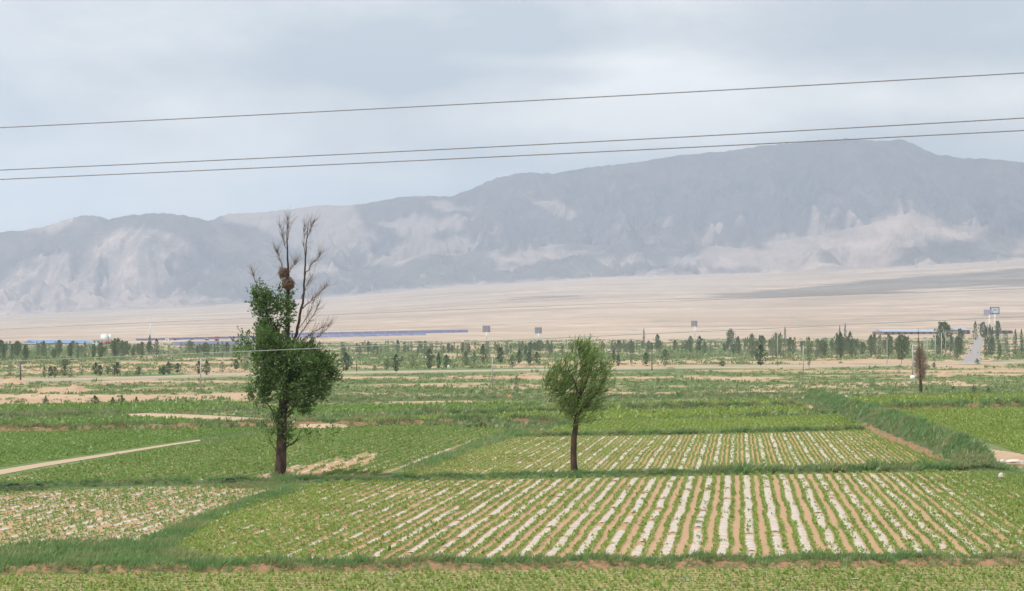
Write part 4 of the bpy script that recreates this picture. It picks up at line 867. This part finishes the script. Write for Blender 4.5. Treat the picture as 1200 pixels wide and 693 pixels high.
# the plantation behind: filler rows
rf = np.random.default_rng(77); placed = []
def filler(n, x0, x1, yb0, yb1, hlo, hhi, kinds, label, group):
    k = 0; tries = 0
    while k < n and tries < 4000:
        tries += 1; x = rf.uniform(x0, x1); yb = rf.uniform(yb0, yb1)
        if 1131 < x < 1153 and yb > 400: continue
        if 103 < x < 134 and (yb < 415 or hhi > 6 and rf.uniform() < .5): continue
        Y = H * F / (yb - HY); X = (x - CX) * Y / F
        if any(abs(x - a) < 1.2 and abs(yb - c) < 1.3 for a, c in placed): continue
        placed.append((x, yb)); hm = rf.uniform(hlo, hhi); kd = kinds[rf.integers(len(kinds))]
        wd = .8 * hm * {'spindle': .36, 'dark': .36, 'poplar': .2, 'cypress': .2, 'bushy': .42, 'sparse': .32}[kd] * rf.uniform(.75, 1.25)
        tree(kd, x, yb, yb - hm * F / Y, wd * F / Y, label, group); k += 1
filler(110, -20, 300, 410.5, 424, 4, 7.5, ['spindle', 'poplar', 'sparse', 'spindle', 'sparse', 'bushy', 'bushy'], 'grey green tree in the hazy plantation below the sheds at left', 'plantation trees at left')
filler(115, 395, 700, 409, 419, 3.5, 8, ['spindle', 'spindle', 'bushy', 'poplar', 'sparse'], 'small grey green tree in the hazy plantation between the two near trees', 'plantation trees in the middle')
filler(80, 700, 870, 408.5, 417, 4.5, 8, ['spindle', 'bushy', 'poplar', 'spindle', 'sparse'], 'small grey green tree in the hazy plantation right of the slender tree', 'plantation trees right of the slender tree')
filler(115, 865, 1132, 409, 422, 6, 10.5, ['spindle', 'bushy', 'spindle', 'sparse', 'poplar', 'spindle', 'sparse'], 'grey green tree in the dense plantation left of the lane', 'plantation trees left of the lane')
filler(20, 1153, 1225, 406, 423, 3, 9, ['spindle', 'poplar', 'sparse', 'dark'], 'grey green tree in the plantation right of the lane', 'plantation trees right of the lane')

# shrubs in the open ground
for x, yb, yt, wd, l_ in [(53.5, 477, 465, 7, 'upright dark shrub on the edge of the bare tan earth, leftmost'), (111, 475.5, 464, 9, 'dark shrub with a tall shoot, second along the bare tan earth'), (132.5, 475.5, 466, 7, 'pale green shrub between two dark ones by the bare tan earth'), (142.5, 475.5, 463.5, 7, 'dark shrub leaning right by the bare tan earth'),
                          (160, 475.5, 465.5, 6, 'small shrub with a thin shoot, right end of the shrub row'), (219, 475, 470, 7, 'low round shrub, left of a pair beside the green strip'), (236.5, 475, 468.5, 6, 'low round shrub, right of a pair beside the green strip'), (293.5, 472, 458, 6, 'upright shrub just left of the nest tree crown'),
                          (1117.5, 459, 452.5, 5, 'small green shrub right of the dead tree'), (1141, 460, 451.5, 6, 'dark green shrub, middle one of three right of the dead tree'), (1158.5, 461.5, 455, 6, 'dark green shrub, rightmost of three right of the dead tree'),
                          (14, 576, 566.5, 62, 'low dark shrub on the bank at the left edge'), (45, 574, 567, 30, 'small low shrub just right of the dark one at the left edge'), (270, 568, 560.5, 44, 'low dark shrub on the bank left of the nest tree trunk'), (700, 474, 467.5, 14, 'dark shrub beyond the slender tree')]:
    t = tree('lowbush' if yb > 560 else 'bush', x, yb, yt, wd, l_, None, 'shrub')

# ------------------------------------------------------------------ wires
def wire(name, pts, r, mat, label, DL=40.0, DR=32.0):
    """pts: pixel positions; the line runs obliquely past, nearer at right"""
    xs = np.array([p[0] for p in pts], float); ysp = np.array([p[1] for p in pts], float); co_ = np.polyfit(xs, ysp, 2 if len(pts) > 2 else 1)
    aL = np.array([(0 - CX) / F * DL, DL]); aR = np.array([(1200 - CX) / F * DR, DR]); V = []
    for t in np.linspace(-1.2, 2.2, 70):
        p = aL + (aR - aL) * t
        if p[1] < 4: continue
        # the ends outside the frame go on straight
        x = CX + F * p[0] / p[1]; tt = min(max(t, -.15), 1.15); pc = aL + (aR - aL) * tt; xc = CX + F * pc[0] / pc[1]
        z = H + (HY - np.polyval(co_, xc)) * pc[1] / F; V.append((p[0], p[1], z))
    b = MB(); b.tube(V, r, 6); return tag(b.make(name, mat), label, 'cable')
wire('overhead_cable', [(0, 150), (300, 134.5), (600, 119.5), (900, 103), (1200, 85.5)], .0105, M['wire'], 'topmost overhead cable crossing the cloudy sky')
wire('overhead_cable', [(0, 199.5), (300, 186), (600, 171), (900, 155.5), (1200, 138.5)], .0105, M['wire'], 'upper cable of the close pair crossing above the mountain ridge')
wire('overhead_cable', [(0, 210.5), (300, 197), (600, 183), (900, 168.5), (1200, 153)], .0105, M['wire'], 'lower cable of the close pair, touching the summit ridge line')
wire('overhead_cable', [(0, 387), (300, 370.5), (600, 361), (750, 356), (1200, 338)], .0032, M['wire'], 'faint thin cable crossing in front of the pale desert')
wire('overhead_cable', [(0, 424), (300, 411), (600, 399), (840, 387.5), (1200, 371)], .0065, M['wire_pale'], 'pale cable crossing in front of the nest tree crown and plantation')

# ------------------------------------------------------------------ poles, signs, buildings
def pole(px, yb, yt, label, r=.14, mat='concrete', arm=True, group=None, far=None):
    X, Y = G(px, yb); h = (yb - yt) * Y / F
    t = thing('utility_pole', label, 'pole', (X, Y, 0), group); b = MB(); b.tube([(0, 0, -.2), (0, 0, h * .5), (0, 0, h)], [r, r * .85, r * .65], 8); b.make('post', M[mat], t, True)
    if arm:
        b = MB(); b.box(-.5, .5, -.05, .05, h - .75, h - .63); b.make('crossarm', M['steel'], t)
        for x in (-.42, 0, .42): b = MB(); b.lathe([(.03, h - .625), (.07, h - .58), (.05, h - .5), (.07, h - .45), (.02, h - .38)], 8, (x, 0)); b.make('insulator', M['white'], t, True)
    return t
pole(235.2, 456, 420, 'pale thin pole standing in the weeds left of the nest tree', .12, 'concrete', False)
pole(24, 448, 426, 'dark wooden pole beside the pale road at far left', .16, 'wood')
pole(577, 451, 415, 'pale thin pole left of the slender tree, in the weeds', .11, 'concrete', False)
pole(764, 434.5, 411, 'dark pole beside the road between two young trees right of the slender tree', .14, 'wood')
pole(941.3, 441.5, 405, 'pale thin pole in the weeds right of centre', .11, 'concrete', False)
pole(418, 437, 422, 'short dark post beside the dark oval tree right of the nest tree', .13, 'wood', False)
pole(911, 430, 383, 'tall pale pole rising above the right plantation', .12, 'concrete', False)
pole(1039.5, 429, 398, 'grey pole at the roadside left of the dead tree', .10, 'concrete', False)
pole(1069.5, 444.5, 404, 'pale pole with white foot just left of the dead tree', .15)
for i, (x, yb, yt) in enumerate([(1086.5, 425.3, 392), (1096, 424.5, 393), (1103.3, 424, 390), (1108.3, 420, 389), (1113, 417, 389), (1118, 414.5, 389), (1122, 413, 389), (1126, 411.5, 389.5), (1129.5, 410.5, 390)]):
    X, Y = G(x, yb); h = (yb - yt) * Y / F
    t = thing('lamp_post', f'pale lamp post, {ORD[i]} from the road in the row beside the lane', 'lamp post', (X, Y, 0), 'pale posts beside the lane')
    b = MB(); b.tube([(0, 0, -.2), (0, 0, h)], [.15, .10], 8); b.make('post', M['concrete'], t, True)
    b = MB(); b.tube([(0, 0, h - .1), (.5, 0, h + .12), (1.1, 0, h + .15)], .05, 6); b.make('arm', M['steel'], t, True)
    b = MB(); b.box(.9, 1.5, -.12, .12, h + .06, h + .16); b.make('lamp_head', M['steel'], t)
X, Y = G(525.5, 433.2); b = MB(); b.lathe([(.28, -.1), (.27, .8), (.24, 1.0), (.05, 1.08)], 10); tag(b.make('marker_post', M['white'], None, True, (X, Y, 0)), 'short white marker post at the foot of a dark young tree', 'post')
X, Y = G(1069.5, 445); b = MB(); b.lathe([(.5, -.1), (.45, .7), (.1, .8)], 10); tag(b.make('pole_footing', M['white'], None, True, (X - .1, Y - .4, 0)), 'white block at the foot of the pale pole by the dead tree', 'footing')

def billboard(px0, px1, y0, y1, yb, xpost, face, label, rz=0, two=False, framed=False, postmat='white'):
    X, Y, z = GF((px0 + px1) / 2, yb); k = Y / F; wd = (px1 - px0) * k; zt = (HY - y0) * k + H - z; zb = (HY - y1) * k + H - z
    t = thing('billboard', label, 'billboard', (X, Y, z), None, 0); xp = (xpost - (px0 + px1) / 2) * k
    b = MB(); b.tube([(xp, .35, -.3), (xp, .35, zb + .5)], [.55, .45], 12); b.make('post', M[postmat], t, True)
    b = MB()
    if two: b.box(-wd / 2, wd / 2 * .72, 0, .6, zb, zt); b.add([(wd / 2 * .73, 0, zb), (wd / 2, 1.6, zb), (wd / 2, 1.6, zt), (wd / 2 * .73, 0, zt), (wd / 2 * .73, .6, zb), (wd / 2 - .3, 2, zb), (wd / 2 - .3, 2, zt), (wd / 2 * .73, .6, zt)], [(0, 1, 2, 3), (5, 4, 7, 6), (3, 2, 6, 7), (0, 4, 5, 1), (1, 5, 6, 2), (0, 3, 7, 4)])
    else: b.box(-wd / 2, wd / 2, 0, .8, zb, zt)
    b.make('board', M[face], t)
    b = MB()
    for i in range(5 if not framed else 0): x = -wd / 2 + wd * .7 * (i + .5) / 5; b.box(x - .09, x + .09, -.12, -.02, zb + .2, zt - .2)
    if not framed: b.make('rib_frame', M['steel'], t)
    if framed:
        b = MB(); f_ = wd * .13; b.box(-wd / 2 + f_, wd / 2 - f_ * .8, -.08, -.02, zb + f_, zt - f_ * .7); b.make('panel', M['board_pale'], t)
        b = MB(); b.box(-wd / 2 + f_ * 1.6, -wd / 2 + f_ * 2.1, -.14, -.085, zb + f_ * 1.2, zb + f_ * 2.6); b.box(-wd * .16, wd * .2, -.14, -.085, zb + (zt - zb) * .55, zb + (zt - zb) * .66); b.make('print', M['board_blue'], t)
    return t
billboard(565.5, 574.5, 381.8, 389.6, 398, 570.2, 'board_grey', 'grey ribbed back of a two-panel billboard on a post, left of a pair', two=True)
billboard(626.8, 635, 383.8, 391, 399, 631, 'board_grey', 'bluish grey two-panel billboard, right of a pair above the plantation', two=True)
billboard(810, 817.3, 376, 383, 395, 814.3, 'board_grey', 'small square dark billboard on a white post above the plantation', framed=False)
billboard(1160.3, 1171.3, 360, 368.5, 390, 1166, 'board_blue', 'blue framed pale billboard on a thick white post at right', framed=True)
billboard(1153, 1161, 363, 369.6, 391, 1159.5, 'board_lilac', 'lilac billboard on a thin post beside the blue framed one', framed=False)

def span(px0, y0, px1, y1): return GF(px0, y0), GF(px1, y1)
def long_shed(px0, px1, yb0, yb1, hwall, hroof, depth, wall, roof, label, doors=6):
    a, c = span(px0, yb0, px1, yb1); A = Vector((a[0], a[1], 0)); B = Vector((c[0], c[1], 0)); d = B - A; ln = d.length; z = min(a[2], c[2]); rz = math.atan2(d.y, d.x)
    t = thing('shed', label, 'building', (a[0], a[1], z), None, rz)
    b = MB(); b.box(0, ln, 0, depth, -4, hwall); b.make('wall', M[wall], t)
    b = MB(); o = .5; b.add([(-o, -o, hwall - .15), (ln + o, -o, hwall - .15), (ln + o, depth + o, hwall - .15), (-o, depth + o, hwall - .15), (-o, depth / 2, hwall + hroof), (ln + o, depth / 2, hwall + hroof)], [(0, 1, 5, 4), (2, 3, 4, 5), (1, 2, 5), (3, 0, 4), (0, 3, 2, 1)]); b.make('roof', M[roof], t)
    for i in range(doors): x = ln * (i + .5) / doors; b = MB(); b.box(x - 1.4, x + 1.4, -.06, -.003, .3, hwall * .78); b.make('window', M['dark'], t)
    return t
long_shed(42, 109, 404.3, 402.6, 1.6, 2.6, 14, 'greywall', 'blue_roof', 'long low shed with a bright blue roof left of the white silos')
long_shed(-60, 41, 405.0, 404.5, 1.5, .7, 10, 'brick', 'greywall', 'long dark low shed at the left edge beyond the plantation')
long_shed(1035, 1101, 392.5, 391.2, 3.2, 2.4, 18, 'brick', 'pale_blue_roof', 'long red-brown shed with a pale blue roof behind the right plantation', 9)
long_shed(1122, 1137, 392, 391.5, 4.4, 2.2, 14, 'brick', 'pale_blue_roof', 'short red-brown shed with pale roof at the end of the lane', 3)
long_shed(1165, 1187, 391.5, 391, 3.4, 1.2, 14, 'brick', 'greywall', 'low brown shed behind the framed billboard at right', 3)
# silos
X, Y, z = GF(122, 403.5); k = Y / F
for i, (px, lab) in enumerate([(119.6, 'left of three white silos with a red base band'), (123.6, 'middle and widest of three white silos with a red base band'), (128, 'right of three white silos with a red base band')]):
    r = (2.35 if i != 1 else 2.9) * k; x = (px - CX) * k
    t = thing('silo', lab, 'silo', (x, Y + (2.5 if i != 1 else 0), z), 'white silos'); hh = (403.5 - 392.6) * k
    b = MB(); b.lathe([(r, 1.9), (r, hh), (r * .98, hh)], 24); b.make('wall', M['white'], t, True)
    b = MB(); b.lathe([(r * 1.04, -1), (r * 1.04, 1.95), (r * .9, 1.96)], 24); b.make('base_band', M['redpaint'], t, True)
    b = MB(); b.lathe([(r * 1.02, hh - .05), (r * .6, hh + .55), (.3, hh + .8), (.05, hh + 1)], 24); b.make('roof', M['white'], t, True)
X, Y, z = GF(113, 406.5); k = Y / F
t = thing('white_house', 'small white block building in front of the silos', 'building', (X, Y, z)); wd = 8.8 * k; hh = 7.6 * k
b = MB(); b.box(-wd / 2, wd / 2, 0, 7, -.5, hh); b.make('wall', M['white'], t)
b = MB(); b.box(-wd / 2 - .3, wd / 2 + .3, -.3, 7.3, hh + .003, hh + .35); b.make('roof', M['greywall'], t)
for x, z0_ in ((-wd * .25, hh * .6), (wd * .22, hh * .6), (-wd * .25, hh * .2)): b = MB(); b.box(x - .6, x + .6, -.05, -.003, z0_, z0_ + 1.3); b.make('window', M['dark'], t)
# mast
X, Y, z = GF(176.3, 402); k = Y / F; hh = (402 - 373.3) * k
t = thing('mast', 'tall thin white mast rising behind the pointed poplar at left', 'mast', (X, Y, z)); b = MB(); b.tube([(0, 0, -1), (0, 0, hh)], [.75, .35], 10); b.make('post', M['white'], t, True)
for f in (.99, .92, .85):
    b = MB()
    for a in range(3): c, s_ = math.cos(a * 2.094 + f * 9), math.sin(a * 2.094 + f * 9); b.tube([(c * .9, s_ * .9, hh * f - 1.7), (c * .9, s_ * .9, hh * f + .6)], .22, 6); b.tube([(0, 0, hh * f - .5), (c * .9, s_ * .9, hh * f - .5)], .06, 4)
    b.make('antenna_ring', M['white'], t)
# solar strips
def solar(px0, y0, px1, y1, hm, mat, label):
    a, c = span(px0, y0, px1, y1); A = Vector((a[0], a[1], 0)); B = Vector((c[0], c[1], 0)); n = max(int((B - A).length / 14), 2); rz = math.atan2(B.y - A.y, B.x - A.x); step = (B - A).length / n
    t = thing('solar_array', label, 'solar panels', (a[0], a[1], a[2]), None, rz); b = MB(); p = MB()
    for i in range(n):
        x0, x1 = i * step + .2, (i + 1) * step - .2; z0 = a[2] + (c[2] - a[2]) * (i + .5) / n - a[2] + .6
        for (yo, f) in ((0, 1.),): b.add([(x0, yo, z0), (x1, yo, z0), (x1, yo + hm * 1.1, z0 + hm), (x0, yo + hm * 1.1, z0 + hm), (x0, yo + .15, z0 - .1), (x1, yo + .15, z0 - .1), (x1, yo + hm * 1.1 + .15, z0 + hm - .1), (x0, yo + hm * 1.1 + .15, z0 + hm - .1)], [(0, 1, 2, 3), (7, 6, 5, 4), (0, 4, 5, 1), (3, 2, 6, 7), (0, 3, 7, 4), (1, 5, 6, 2)])
        for x in (x0 + 2, x1 - 2): p.tube([(x, hm * .6, z0 - 4), (x, hm * .6, z0 + hm * .5)], .12, 5)
    b.make('panels', M[mat], t); p.make('posts', M['steel'], t)
solar(330, 393.8, 548, 390.2, 3.0, 'panel', 'long blue solar array reaching farthest right on the desert')
solar(325, 397.5, 500, 393.2, 2.4, 'panel_pale', 'paler lavender solar array just below the long blue one')
solar(160, 400.0, 318, 396.2, 2.0, 'panel', 'dark solar array left of the nest tree')
solar(205, 405.5, 300, 403.2, 2.6, 'panel_pale', 'pale lavender solar array low behind the left plantation')
# small huts among the arrays
def hut(px, yb, wpx, hpx, wall, roof, label):
    X, Y, z = GF(px, yb); k = Y / F; t = thing('hut', label, 'building', (X, Y - 4, z)); wd, hh = wpx * k, hpx * k
    b = MB(); b.box(-wd / 2, wd / 2, 0, wd, -1.5, hh); b.make('wall', M[wall], t)
    b = MB(); b.add([(-wd / 2 - .2, -.2, hh + .003), (wd / 2 + .2, -.2, hh + .003), (wd / 2 + .2, wd + .2, hh + .003), (-wd / 2 - .2, wd + .2, hh + .003), (0, wd / 2, hh + wd * .22)], [(0, 1, 4), (1, 2, 4), (2, 3, 4), (3, 0, 4), (0, 3, 2, 1)]); b.make('roof', M[roof], t)
    b = MB(); b.box(-wd * .15, wd * .15, -.05, -.003, 0, hh * .6); b.make('door', M['dark'], t)
hut(254.5, 401.5, 4.4, 6.6, 'brick', 'redpaint', 'small red-brown tower hut left of the nest tree')
hut(196.5, 399.5, 3.6, 3.2, 'white', 'redpaint', 'small white hut with red roof right of the mast')
hut(206, 399.0, 3.0, 2.4, 'brick', 'redpaint', 'tiny brown hut right of the white red-roofed one')
hut(225, 398.4, 4.0, 2.2, 'greywall', 'greywall', 'tiny grey hut on the dark solar array')
hut(243, 399.2, 4.0, 2.2, 'brick', 'greywall', 'tiny brown hut left of the red-brown tower hut')
# pylons on the fan
for px, yb, yt, l_ in [(436, 345, 334, 'tiny pale pylon on the desert edge right of the nest tree'), (556, 332.5, 323, 'tiny pale pylon at the desert edge below the middle of the range'), (693, 325, 319, 'tiny pale pylon at the desert edge above the slender tree'), (1073.5, 315, 303, 'tiny pale pylon under the lit foothills at right'), (1170, 309.5, 299, 'tiny pale pylon near the right edge of the desert')]:
    X, Y, z = GF(px, yb); k = Y / F; hh = (yb - yt) * k; t = thing('pylon', l_, 'pylon', (X, Y, z)); b = MB()
    for sx in (-1, 1):
        for sy in (-1, 1): b.tube([(sx * hh * .1, sy * hh * .1, -1), (sx * hh * .035, sy * hh * .035, hh * .6), (sx * .5, sy * .5, hh)], .7, 4)
    for i in range(6): z0_, z1_ = hh * i / 7, hh * (i + 1) / 7; w0, w1 = hh * (.1 - .013 * i), hh * (.1 - .013 * (i + 1)); b.tube([(-w0, -w0, z0_), (w1, -w1, z1_)], .35, 4); b.tube([(w0, -w0, z0_), (-w1, -w1, z1_)], .35, 4)
    b.make('tower', M['steel'], t); b = MB()
    for f in (.68, .82, .95): b.tube([(-hh * .14, 0, hh * f), (0, 0, hh * f + hh * .03), (hh * .14, 0, hh * f)], .6, 4)
    b.make('crossarms', M['steel'], t)

# ------------------------------------------------------------------ earth heaps and stones
def heap(px, yb, wpx, hpx, mat, label, seed):
    X, Y = G(px, yb); k = Y / F; R_ = wpx * k / 2; hh = hpx * k; n = 30; g = np.linspace(-1.15, 1.15, n); gx, gy = np.meshgrid(g, g); r = np.hypot(gx, gy)
    z = hh * np.clip(1 - r ** 1.7, 0, 1) * (1 + .55 * fbm(gx * 2 + seed, gy * 2, 3, seed)) * 1.1 - .04; V = np.stack([gx * R_, gy * min(R_, 6), z], -1); idx = np.arange(n * n).reshape(n, n)
    return tag(obj('earth_heap', mesh('earth_heap', V, np.stack([idx[:-1, :-1], idx[:-1, 1:], idx[1:, 1:], idx[1:, :-1]], -1).reshape(-1, 4), mat, smooth=True), loc=(X, Y, 0)), label, 'earth heap')
heap(70, 461, 62, 5, M['mound'], 'long tan earth heap on the bare ground at left', 3)
heap(88, 457.5, 28, 5.5, M['mound'], 'pointed tan earth heap behind the long one at left', 4)
heap(15, 448.5, 34, 4.5, M['mound'], 'tan earth heap beside the road at the left edge', 5)
heap(1108, 441.5, 22, 6, M['mound'], 'rounded tan earth heap right of the dead tree', 6)
heap(597, 466, 9, 3.4, M['mound_red'], 'small orange earth heap below the pale slim sapling', 7)
heap(737, 463, 10, 2, M['mound_red'], 'flat orange earth patch right of the slender tree', 8)
def stone(px, py, wpx, hpx, label, group, seed, zb=0):
    X, Y = G(px, py); k = Y / F; r = np.random.default_rng(seed); b = MB(); n = 9; prof = [(.4, -.1), (.95, .15), (1, .45), (.75, .8), (.3, 1.0), (.02, 1.02)]; v = []; f = []
    for i, (rr, z) in enumerate(prof):
        for j in range(n): a = j * 2 * math.pi / n; q_ = rr * (1 + r.normal(0, .13)); v.append((math.cos(a) * q_ * wpx * k / 2, math.sin(a) * q_ * wpx * k / 3, (z + r.normal(0, .04)) * hpx * k))
    for i in range(len(prof) - 1):
        for j in range(n): f.append((i * n + j, i * n + (j + 1) % n, (i + 1) * n + (j + 1) % n, (i + 1) * n + j))
    b.add(v, f); return tag(b.make('stone', M['stone'], None, False, (X, Y, zb)), label, 'stone', group)
g1 = 'pale stones at the head of the ditch bank'
for i, (x, y, w_, h_, l_) in enumerate([(964, 466, 9, 2.6, 'flat white stone at the head of the ditch bank, leftmost of the group'), (972, 466.5, 7, 2.4, 'small white stone second in the group at the head of the ditch bank'), (980, 466.8, 8, 2.8, 'white stone third in the group at the head of the ditch bank'), (992, 467, 5, 3.4, 'tallest white stone, right end of the group at the head of the ditch bank')]): stone(x, y, w_, h_, l_, g1, 40 + i)
g2 = 'pale stones beside the ditch bank'
for i, (x, y, w_, h_, l_) in enumerate([(1064, 499, 6, 2.6, 'pale stone beside the middle of the ditch bank, left of a pair'), (1071, 499, 6, 2.6, 'pale stone beside the middle of the ditch bank, right of a pair'), (1098, 503, 8, 2, 'flat pale stone on the field edge right of the ditch bank'), (1106, 504.5, 9, 2.4, 'larger flat pale stone on the field edge right of the ditch bank'),
                                        (1164, 544, 7, 3, 'pale stone at the near end of the ditch bank, leftmost'), (1174, 546, 12, 5, 'big rounded pale stone at the near end of the ditch bank'), (1190, 545, 22, 4, 'long pale slab at the near end of the ditch bank by the right edge'), (1173, 563, 7, 6, 'single pale stone just in front of the near end of the ditch bank')]): stone(x, y, w_, h_, l_, g2, 50 + i, .12)
